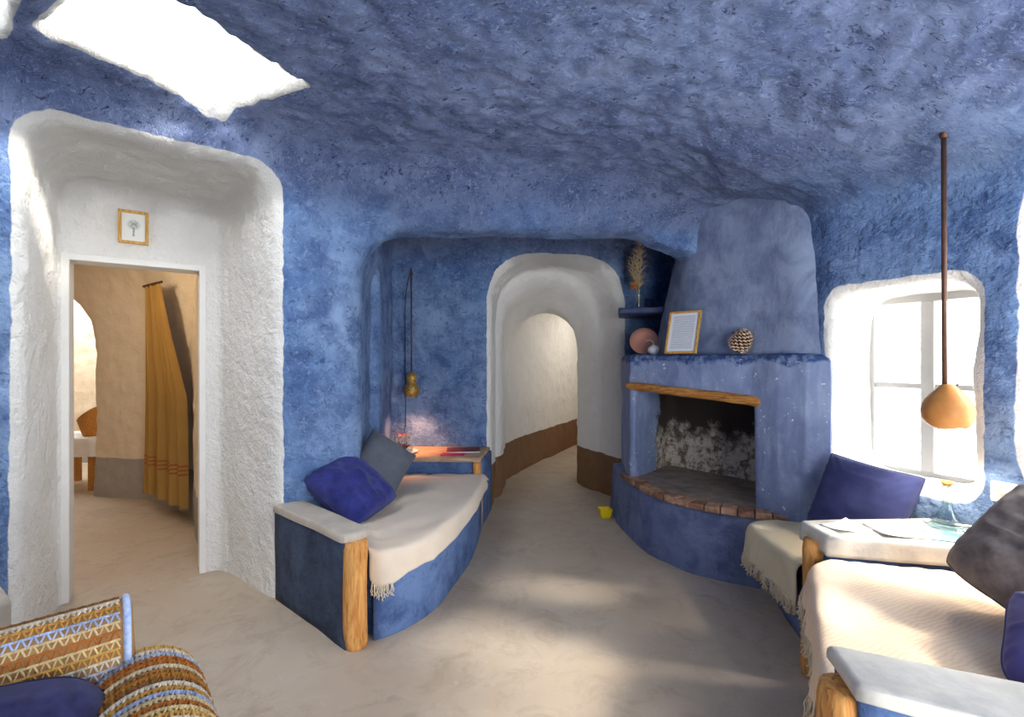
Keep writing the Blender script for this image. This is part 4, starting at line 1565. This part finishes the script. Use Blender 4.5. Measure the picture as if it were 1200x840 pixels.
# throws
ft = thing('throw_blanket', (1.6, 2.5, 0.42), 'ivory fringed throw on the window bench hanging beside the fireplace', 'blanket')
ff = smooth_path([(1.58, 2.83), (1.49, 2.83), (1.42, 2.79), (1.40, 2.70), (1.395, 2.58), (1.385, 2.42), (1.375, 2.24)], 36)
fbk = smooth_path([(1.66, 2.80), (1.70, 2.76), (1.76, 2.68), (1.80, 2.60), (1.85, 2.50), (1.91, 2.38), (1.97, 2.25)], 36)
vf, edge = cloth(ff, fbk, 0.440, lambda f: np.interp(f, [0, 0.15, 0.3, 1.0], [0.03, 0.10, 0.14, 0.15]), 0.045, 0.008, 14, 9, 0.022, 4.0, overhang=0.0)
part('cloth', vf, mat_cream2, ft)
tag(part('fringe', fringe(edge[5:], 0.007, 0.06, 0.0024, 2), mat_fringe_m, ft), kind='stuff')

t = NT('striped_daybed_throw', 0.95)
t.b.inputs['Specular IOR Level'].default_value = 0.1
v = t.mapping((1, 1, 1), (0, 0, math.radians(-22)))
w = t.wave(21, 5.0, v, 'Y', 3)
c = t.mix(t.ramp(w, 0.5, 0.95, 0, 0.38), (0.80, 0.62, 0.45), (0.62, 0.40, 0.25))
c = t.mix(t.ramp(t.noise(3.5, 5), 0.45, 0.62, 0, 0.6), c, (0.80, 0.68, 0.54))
t.color(c)
t.bump(t.math('ADD', t.wave(60, 0.5, v, 'Y'), t.wave(90, 0.5, v, 'X')), 0.25, 0.004)
mat_stripe = t.m
nt = thing('throw_blanket', (1.4, 1.5, 0.52), 'wide cream striped throw with long fringe covering the daybed', 'blanket')
nf = smooth_path([(1.33, 2.0), (1.262, 1.965), (1.20, 1.87), (1.12, 1.73), (1.03, 1.57), (0.94, 1.42), (0.875, 1.30), (0.862, 1.275)], 44)
nbk = smooth_path([(1.80, 1.885), (2.06, 1.80), (2.12, 1.70), (2.17, 1.55), (2.18, 1.35), (2.2, 1.1), (2.3, 0.85), (2.2, 0.74)], 44)
vf, edge = cloth(nf, nbk, 0.552, lambda f: np.interp(f, [0, 0.12, 0.3, 0.7, 1.0], [0.02, 0.07, 0.10, 0.12, 0.13]), 0.035, 0.012, 44, 9, 0.020, 6.0)
part('cloth', vf, mat_stripe, nt)
tag(part('fringe', fringe(edge[3:], 0.008, 0.065, 0.0024, 2), mat_fringe_m, nt), kind='stuff')

# cushions on the right
place_cushion('cushion', 0.44, 0.44, 0.17, basis((1.765, 2.42, 0.66), (0.46, -0.80, 0.0), (-0.80, -0.42, 0.40), math.radians(-7)), mat_navy,
              'navy blue square cushion leaning in the corner below the window', 0.006, 5.0)
place_cushion('cushion', 0.53, 0.48, 0.26, basis((1.745, 1.465, 0.75), (0.42, -0.85, 0.05), (-0.60, -0.45, 0.66), math.radians(-22)), mat_taupe,
              'big taupe velvet cushion slumped against the divider on the daybed', 0.026, 7.0, 0.5)
place_cushion('cushion', 0.36, 0.34, 0.16, basis((1.475, 1.195, 0.655), (0.45, -0.80, 0.0), (-0.40, -0.20, 0.88), math.radians(10)), mat_violet,
              'violet-blue cushion at the back of the daybed near the arm', 0.010, 9.0, 0.5)

# things on the slab
dc = thing('decanter', (1.93, 2.12, 0.653), 'clear glass decanter with wide foot and slender neck on the slab', 'bottle')
prof = [(0.001, 0.0), (0.075, 0.0), (0.082, 0.006), (0.070, 0.022), (0.040, 0.050), (0.021, 0.085), (0.017, 0.130), (0.019, 0.165), (0.024, 0.182), (0.022, 0.184), (0.015, 0.165), (0.013, 0.130), (0.017, 0.085), (0.034, 0.050), (0.060, 0.022), (0.001, 0.008)]
part('glass', xf(lathe(prof, 32), mat4((1.93, 2.12, 0.653))), mat_glass, dc)
part('stopper', xf(lathe([(0.001, 0), (0.013, 0.001), (0.020, 0.010), (0.021, 0.022), (0.001, 0.026)], 20), mat4((1.93, 2.12, 0.835))), mat_frame_wood, dc)
pts = []
for k in range(40):
    a = 2 * math.pi * k / 40
    ln_ = 0.12 * (1 + 0.35 * max(math.cos(a), 0) ** 3)
    pts.append((ln_ * math.cos(a), 0.05 * math.sin(a) * (1 - 0.35 * math.cos(a))))
pts = np.array(pts)
rings = []
for z, g in ((0.0, 0.30), (0.004, 0.5), (0.022, 0.85), (0.045, 1.0), (0.046, 0.97), (0.026, 0.80), (0.010, 0.45), (0.008, 0.1)):
    lift = 0.02 * np.clip(pts[:, 0] / 0.16, 0, 1) * g
    rings.append(np.concatenate([pts * g, (z + lift)[:, None] * np.ones((40, 1))], 1))
single('glass_dish', xf(loft(rings), mat4((1.875, 2.0, 0.6575), (0, 0, math.radians(-30)))), mat_glass, 'leaf-shaped clear glass dish with a pointed tip beside the decanter', 'dish')
def sheet_vf(w, h, curl=0.01, seed=0):
    n = 9
    A, B = np.meshgrid(np.linspace(-w / 2, w / 2, n), np.linspace(-h / 2, h / 2, n), indexing='ij')
    Zz = 0.002 + np.abs(curl * ((A / w + B / h) ** 3)) 
    V = np.stack([A, B, Zz], -1).reshape(-1, 3)
    F = [(i * n + j, (i + 1) * n + j, (i + 1) * n + j + 1, i * n + j + 1) for i in range(n - 1) for j in range(n - 1)]
    V2 = V - np.array([0, 0, 0.0012])
    loop = [i * n for i in range(n)] + [(n - 1) * n + j for j in range(1, n)] + [i * n + n - 1 for i in range(n - 2, -1, -1)] + [j for j in range(n - 2, 0, -1)]
    N0 = n * n
    return np.concatenate([V, V2]), F + [tuple(i + N0 for i in reversed(f)) for f in F] + [(a, a + N0, b + N0, b) for a, b in zip(loop, loop[1:] + loop[:1])]
single('paper_sheet', xf(sheet_vf(0.26, 0.17, 0.012), mat4((1.70, 2.06, 0.6535), (0, 0, -0.12))), mat_paper, 'loose white paper sheet lying on the slab divider', 'paper')
single('folded_leaflet', xf(sheet_vf(0.16, 0.12, 0.015), mat4((1.475, 2.115, 0.6535), (0, 0, 0.3))), mat_paper, 'small folded white leaflet on the slab near its log post', 'paper')
single('coaster', xf(bev_box(0.22, 0.13, 0.004, 0.001, 1), mat4((1.85, 1.985, 0.6525), (0, 0, math.radians(-25)))), mat_teal, 'teal paper mat under the leaf-shaped glass dish', 'mat', smooth=False)

# wall socket
sk_ = thing('wall_socket', tuple(ww(0.725, -0.012, 0.785)), 'square cream power socket on the blue wall beside the window', 'socket')
part('plate', wwbox(0.682, 0.770, -0.020, 0.006, 0.785, 0.873, 0.006), mat_socket, sk_, False)
v, f = lathe([(0.001, 0), (0.020, 0.0), (0.024, 0.004), (0.027, 0.004), (0.027, -0.006), (0.001, -0.006)], 24)
part('outlet', xf((v, f), basis(ww(0.726, -0.020, 0.829), (0, 0, 1), (-WQ[0], -WQ[1], 0))), mat_cap, sk_)

# ------------------------------------------------------------------ gourd pendant by the window
pd = thing('pendant_lamp', (1.862, 2.05, 1.10), 'tan gourd pendant lamp on a long dark rod in front of the window', 'lamp')
pb = np.array([1.868, 2.05, 1.100])
prof = [(0.070, 0.004), (0.090, 0.018), (0.105, 0.045), (0.110, 0.072), (0.106, 0.098), (0.094, 0.122), (0.076, 0.144), (0.056, 0.162), (0.038, 0.178), (0.026, 0.190), (0.001, 0.194), (0.001, 0.189), (0.022, 0.185), (0.050, 0.158), (0.088, 0.120), (0.100, 0.098), (0.104, 0.072), (0.099, 0.046), (0.085, 0.022), (0.066, 0.006)]
V, F = lathe(prof, 40, False)
n_ = len(prof)
F += [((n_ - 1) * 40 + i, (n_ - 1) * 40 + (i + 1) % 40, (i + 1) % 40, i) for i in range(40)]
V[:, :2] *= 0.82
V[:, 2] += 0.004 * np.sin(3 * np.arctan2(V[:, 1], V[:, 0])) * (V[:, 2] < 0.03)
part('gourd_shade', (V + pb, F), mat_gourdlamp, pd)
part('rod', tube(np.array([pb + (-0.012, 0, 0.185), pb + (-0.014, 0, 0.7), pb + (-0.016, 0, 1.275)]), 0.0095, 10), mat_rod, pd)
part('stalk', tube(smooth_path([pb + (0.03, 0, 0.17), pb + (0.045, 0.005, 0.185), pb + (0.052, 0.008, 0.19)], 6), 0.004, 6), mat_darkwood, pd)
part('ceiling_cup', xf(lathe([(0.012, 0), (0.016, 0.02), (0.016, 0.06), (0.001, 0.062)], 14), mat4(pb + (-0.016, 0, 1.245))), mat_rod, pd)
part('bulb', xf(lathe([(0.001, 0), (0.020, 0.005), (0.030, 0.025), (0.024, 0.05), (0.013, 0.07), (0.001, 0.075)], 18), mat4(pb + (0, 0, 0.015))), mat_bulb, pd)
pl_d = bpy.data.lights.new('pendant_lamp_light', 'SPOT')
pl_d.energy = 16
pl_d.color = (1.0, 0.86, 0.66)
pl_d.spot_size = math.radians(120)
pl_d.spot_blend = 0.7
pl_d.shadow_soft_size = 0.04
pl_o = bpy.data.objects.new('pendant_lamp_light', pl_d)
pl_o.location = tuple(pb + (0, 0, 0.0))
C.objects.link(pl_o)

# ------------------------------------------------------------------ crocheted armchair
t = NT('crochet_yarn', 0.95)
t.b.inputs['Specular IOR Level'].default_value = 0.1
t.color(t.mix(t.ramp(t.noise(60, 3), 0.3, 0.7, 0, 0.35), t.attr('yarn', 'Color'), (0.25, 0.16, 0.08)))
t.bump(t.noise(220, 2), 0.3, 0.003)
mat_yarn = t.m
CF, CR = np.array([0.66, -0.751, 0]), np.array([0.751, 0.66, 0])
C0 = np.array([-0.99, 1.245, 0.0])
UP = np.array([0, 0, 1.0])


def cw(r, f, z):
    return C0 + CR * r + CF * f + UP * z


ROWS = [srgb(238, 214, 160), srgb(226, 176, 92), srgb(232, 224, 206), srgb(196, 204, 226), srgb(190, 110, 44), srgb(196, 120, 50), srgb(236, 222, 190), srgb(178, 124, 66), srgb(196, 130, 48), srgb(150, 100, 58),
        srgb(240, 230, 210), srgb(214, 160, 80), srgb(178, 196, 232), srgb(230, 206, 160), srgb(188, 112, 48)]
chair = thing('armchair', tuple(cw(-0.33, 0.3, 0)), 'low armchair covered in striped ochre, cream and pale blue crochet', 'armchair')


def sweep(profile, ext, make):
    """profile: list of (p, z) ; ext: positions along the sweep; make(e, p, z) -> world point"""
    rings = [[make(e, p + (pc_ - p) * s_, z + (zc_ - z) * s_) for p, z in profile] for e, s_, pc_, zc_ in ext]
    return loft(rings)


def stitches(path, widths, make, cell=0.021, row0=0, start=0.0):
    """A-shaped stitches over a swept surface. path: (p, z) polyline; widths: (e0, e1); make -> world"""
    P = np.asarray(path, float)
    s = np.concatenate([[0], np.cumsum(np.linalg.norm(np.diff(P, axis=0), axis=1))])
    V, F, col = [], [], []
    n_row = int(s[-1] / cell)
    n_col = int((widths[1] - widths[0]) / cell)
    for i in range(n_row):
        colr = np.array(ROWS[(i + row0) % len(ROWS)])
        for j in range(n_col):
            s0_, s1_ = i * cell + 0.002, (i + 1) * cell - 0.001
            e_ = widths[0] + (j + 0.5 + 0.5 * (i % 2) * 0) * cell
            a = np.array([np.interp(s0_, s, P[:, k]) for k in (0, 1)])
            b = np.array([np.interp(s1_, s, P[:, k]) for k in (0, 1)])
            tg = (b - a) / (np.linalg.norm(b - a) + 1e-9)
            nr = np.array([-tg[1], tg[0]])
            k_ = colr * random.uniform(0.82, 1.1)
            for sg in (-1, 1):
                base = len(V)
                eb0, et0 = e_ + sg * cell * 0.42, e_ + sg * cell * 0.06
                hw = cell * 0.11
                for pt, ee, lift in ((b, eb0, 0.004), (a, et0, 0.008)):
                    for de, nn_ in ((-hw, 0.0), (0, 1.0), (hw, 0.0)):
                        q = pt + nr * (0.0008 + lift * nn_)
                        V.append(make(ee + de, q[0], q[1]))
                F += [(base, base + 1, base + 4, base + 3), (base + 1, base + 2, base + 5, base + 4), (base, base + 2, base + 1), (base + 3, base + 4, base + 5)]
                col += [k_] * 6
            base = len(V)
            # top bar of the stitch
            for ee in (e_ - cell * 0.48, e_ + cell * 0.48):
                for q in (a - tg * 0.003, a + nr * 0.006, a + tg * 0.003):
                    q = q + nr * 0.0008
                    V.append(make(ee, q[0], q[1]))
            F += [(base, base + 1, base + 4, base + 3), (base + 1, base + 2, base + 5, base + 4)]
            col += [k_ * 0.95] * 6
    return (np.array(V), F), np.array(col)


def yarn_part(vfc, parent):
    vf, col = vfc
    o = part('crochet_stitches', vf, mat_yarn, parent)
    a = o.data.attributes.new('yarn', 'FLOAT_COLOR', 'POINT')
    a.data.foreach_set('color', np.concatenate([col, np.ones((len(col), 1))], 1).astype(np.float32).ravel())
    return tag(o, kind='stuff')


# backrest: profile in (forward, height), swept over the width
def arc(c, r, a0, a1, n):
    return [(c[0] + r * math.cos(math.radians(a)), c[1] + r * math.sin(math.radians(a))) for a in np.linspace(a0, a1, n)]


back_prof = [(0.16, 0.36), (0.125, 0.50), (0.085, 0.64)] + arc((0.0, 0.745), 0.062, 15, 165, 10) + [(-0.085, 0.62), (-0.09, 0.40), (-0.08, 0.12)]
vis = [(0.165, 0.36), (0.125, 0.50), (0.085, 0.64)] + arc((0.0, 0.745), 0.062, 15, 165, 10) + [(-0.085, 0.62)]
mk_back = lambda e, p, z: cw(e, p, z - 0.028 - 0.01 * (e / -0.6))
exts = [(-0.66, 0.5, 0.0, 0.5), (-0.655, 0.12, 0.0, 0.5), (-0.63, 0.0, 0.0, 0.5)] + [(e, 0.0, 0, 0) for e in np.linspace(-0.55, -0.06, 6)] + [(-0.02, 0.0, 0, 0), (0.0, 0.06, 0.0, 0.5), (0.008, 0.5, 0.0, 0.5)]
br = part('backrest', sweep(back_prof, exts, mk_back), mat_yarn_gap, chair)
yarn_part(stitches(vis[::-1], (-0.64, -0.005), mk_back, 0.0205, 14), br)
# pale blue edging along the end of the backrest
mat_edge = simple('pale_blue_yarn', srgb(150, 176, 226), 0.95, srgb(206, 216, 236), 60)
part('edging', tube(smooth_path([mk_back(-0.012, p * 0.99, z + 0.001) for p, z in vis], 60), 0.0085, 8), mat_edge, chair)
# seat
seat_prof = [(0.10, 0.16), (0.62, 0.16), (0.66, 0.22), (0.66, 0.38), (0.62, 0.42), (0.10, 0.42)]
part('seat', sweep(seat_prof, [(-0.64, 0, 0, 0), (-0.3, 0, 0, 0), (0.0, 0, 0, 0)], lambda e, p, z: cw(e, p, z)), mat_yarn_gap, chair, False)
# arms: profile in (across, height), swept forward
arm_prof = [(-0.115, 0.34), (-0.125, 0.46)] + arc((0, 0.53), 0.125, 170, 10, 14) + [(0.125, 0.46), (0.115, 0.30), (0.10, 0.14), (-0.10, 0.14)]
arm_vis = [(0.118, 0.30), (0.125, 0.46)] + arc((0, 0.53), 0.125, 10, 170, 14) + [(-0.125, 0.46), (-0.115, 0.36)]
for k, rc in enumerate((0.015, -0.675)):
    mk = lambda e, p, z, rc=rc: cw(rc + p, e, z)
    ae = [(0.0, 0.55, 0, 0.45), (0.010, 0.22, 0, 0.45), (0.04, 0.05, 0, 0.45), (0.08, 0.0, 0, 0)] + [(e, 0, 0, 0) for e in (0.2, 0.35, 0.5, 0.58)] + [(0.625, 0.06, 0, 0.45), (0.645, 0.25, 0, 0.45), (0.65, 0.6, 0, 0.45)]
    a_ = part('arm', sweep(arm_prof, ae, mk), mat_yarn_gap, chair)
    # rows run along the arm's curve; stitch columns across it
    Vs, Fs, cs = [], [], []
    vfc = stitches([(0.05 + 0.02 * i, 0) for i in range(29)], (0.0, 1.0), lambda e, p, z: np.array([e, p, z]), 0.0205, 1 if k == 0 else 5)
    (V, F), col = vfc
    P = np.asarray(arm_vis)
    s = np.concatenate([[0], np.cumsum(np.linalg.norm(np.diff(P, axis=0), axis=1))])
    keep_e = V[:, 0] < s[-1] - 0.01
    e_ = np.clip(V[:, 0], 0, s[-1])
    px_ = np.interp(e_, s, P[:, 0])
    pz_ = np.interp(e_, s, P[:, 1])
    tx_ = np.gradient(P[:, 0], s)
    tz_ = np.gradient(P[:, 1], s)
    nx_, nz2 = np.interp(e_, s, tz_), -np.interp(e_, s, tx_)
    ll = np.hypot(nx_, nz2) + 1e-9
    lift = np.abs(V[:, 2]) + 0.001
    shrink = 1 - np.interp(V[:, 1], [0.04, 0.08], [0.05, 0.0])
    V = np.array([mk(V[i, 1], (px_[i] + nx_[i] / ll[i] * lift[i]) * shrink[i], pz_[i] + nz2[i] / ll[i] * lift[i]) for i in range(len(V))])
    F = [f for f in F if all(keep_e[i] for i in f)]
    yarn_part(((V, F), col), a_)
for r_, f_ in ((-0.60, 0.0), (-0.04, 0.0), (-0.60, 0.58), (-0.04, 0.58)):
    part('leg', xf(lathe([(0.016, 0), (0.022, 0.02), (0.026, 0.16), (0.001, 0.165)], 14), mat4(cw(r_, f_, 0))), mat_darkwood, chair)
place_cushion('cushion', 0.44, 0.32, 0.24, basis(cw(-0.265, 0.18, 0.575), CR, CF * 0.80 + UP * 0.55, math.radians(-10)), mat_navyv,
              'dark navy velvet cushion resting in the crocheted armchair', 0.014, 12.0, 0.85)
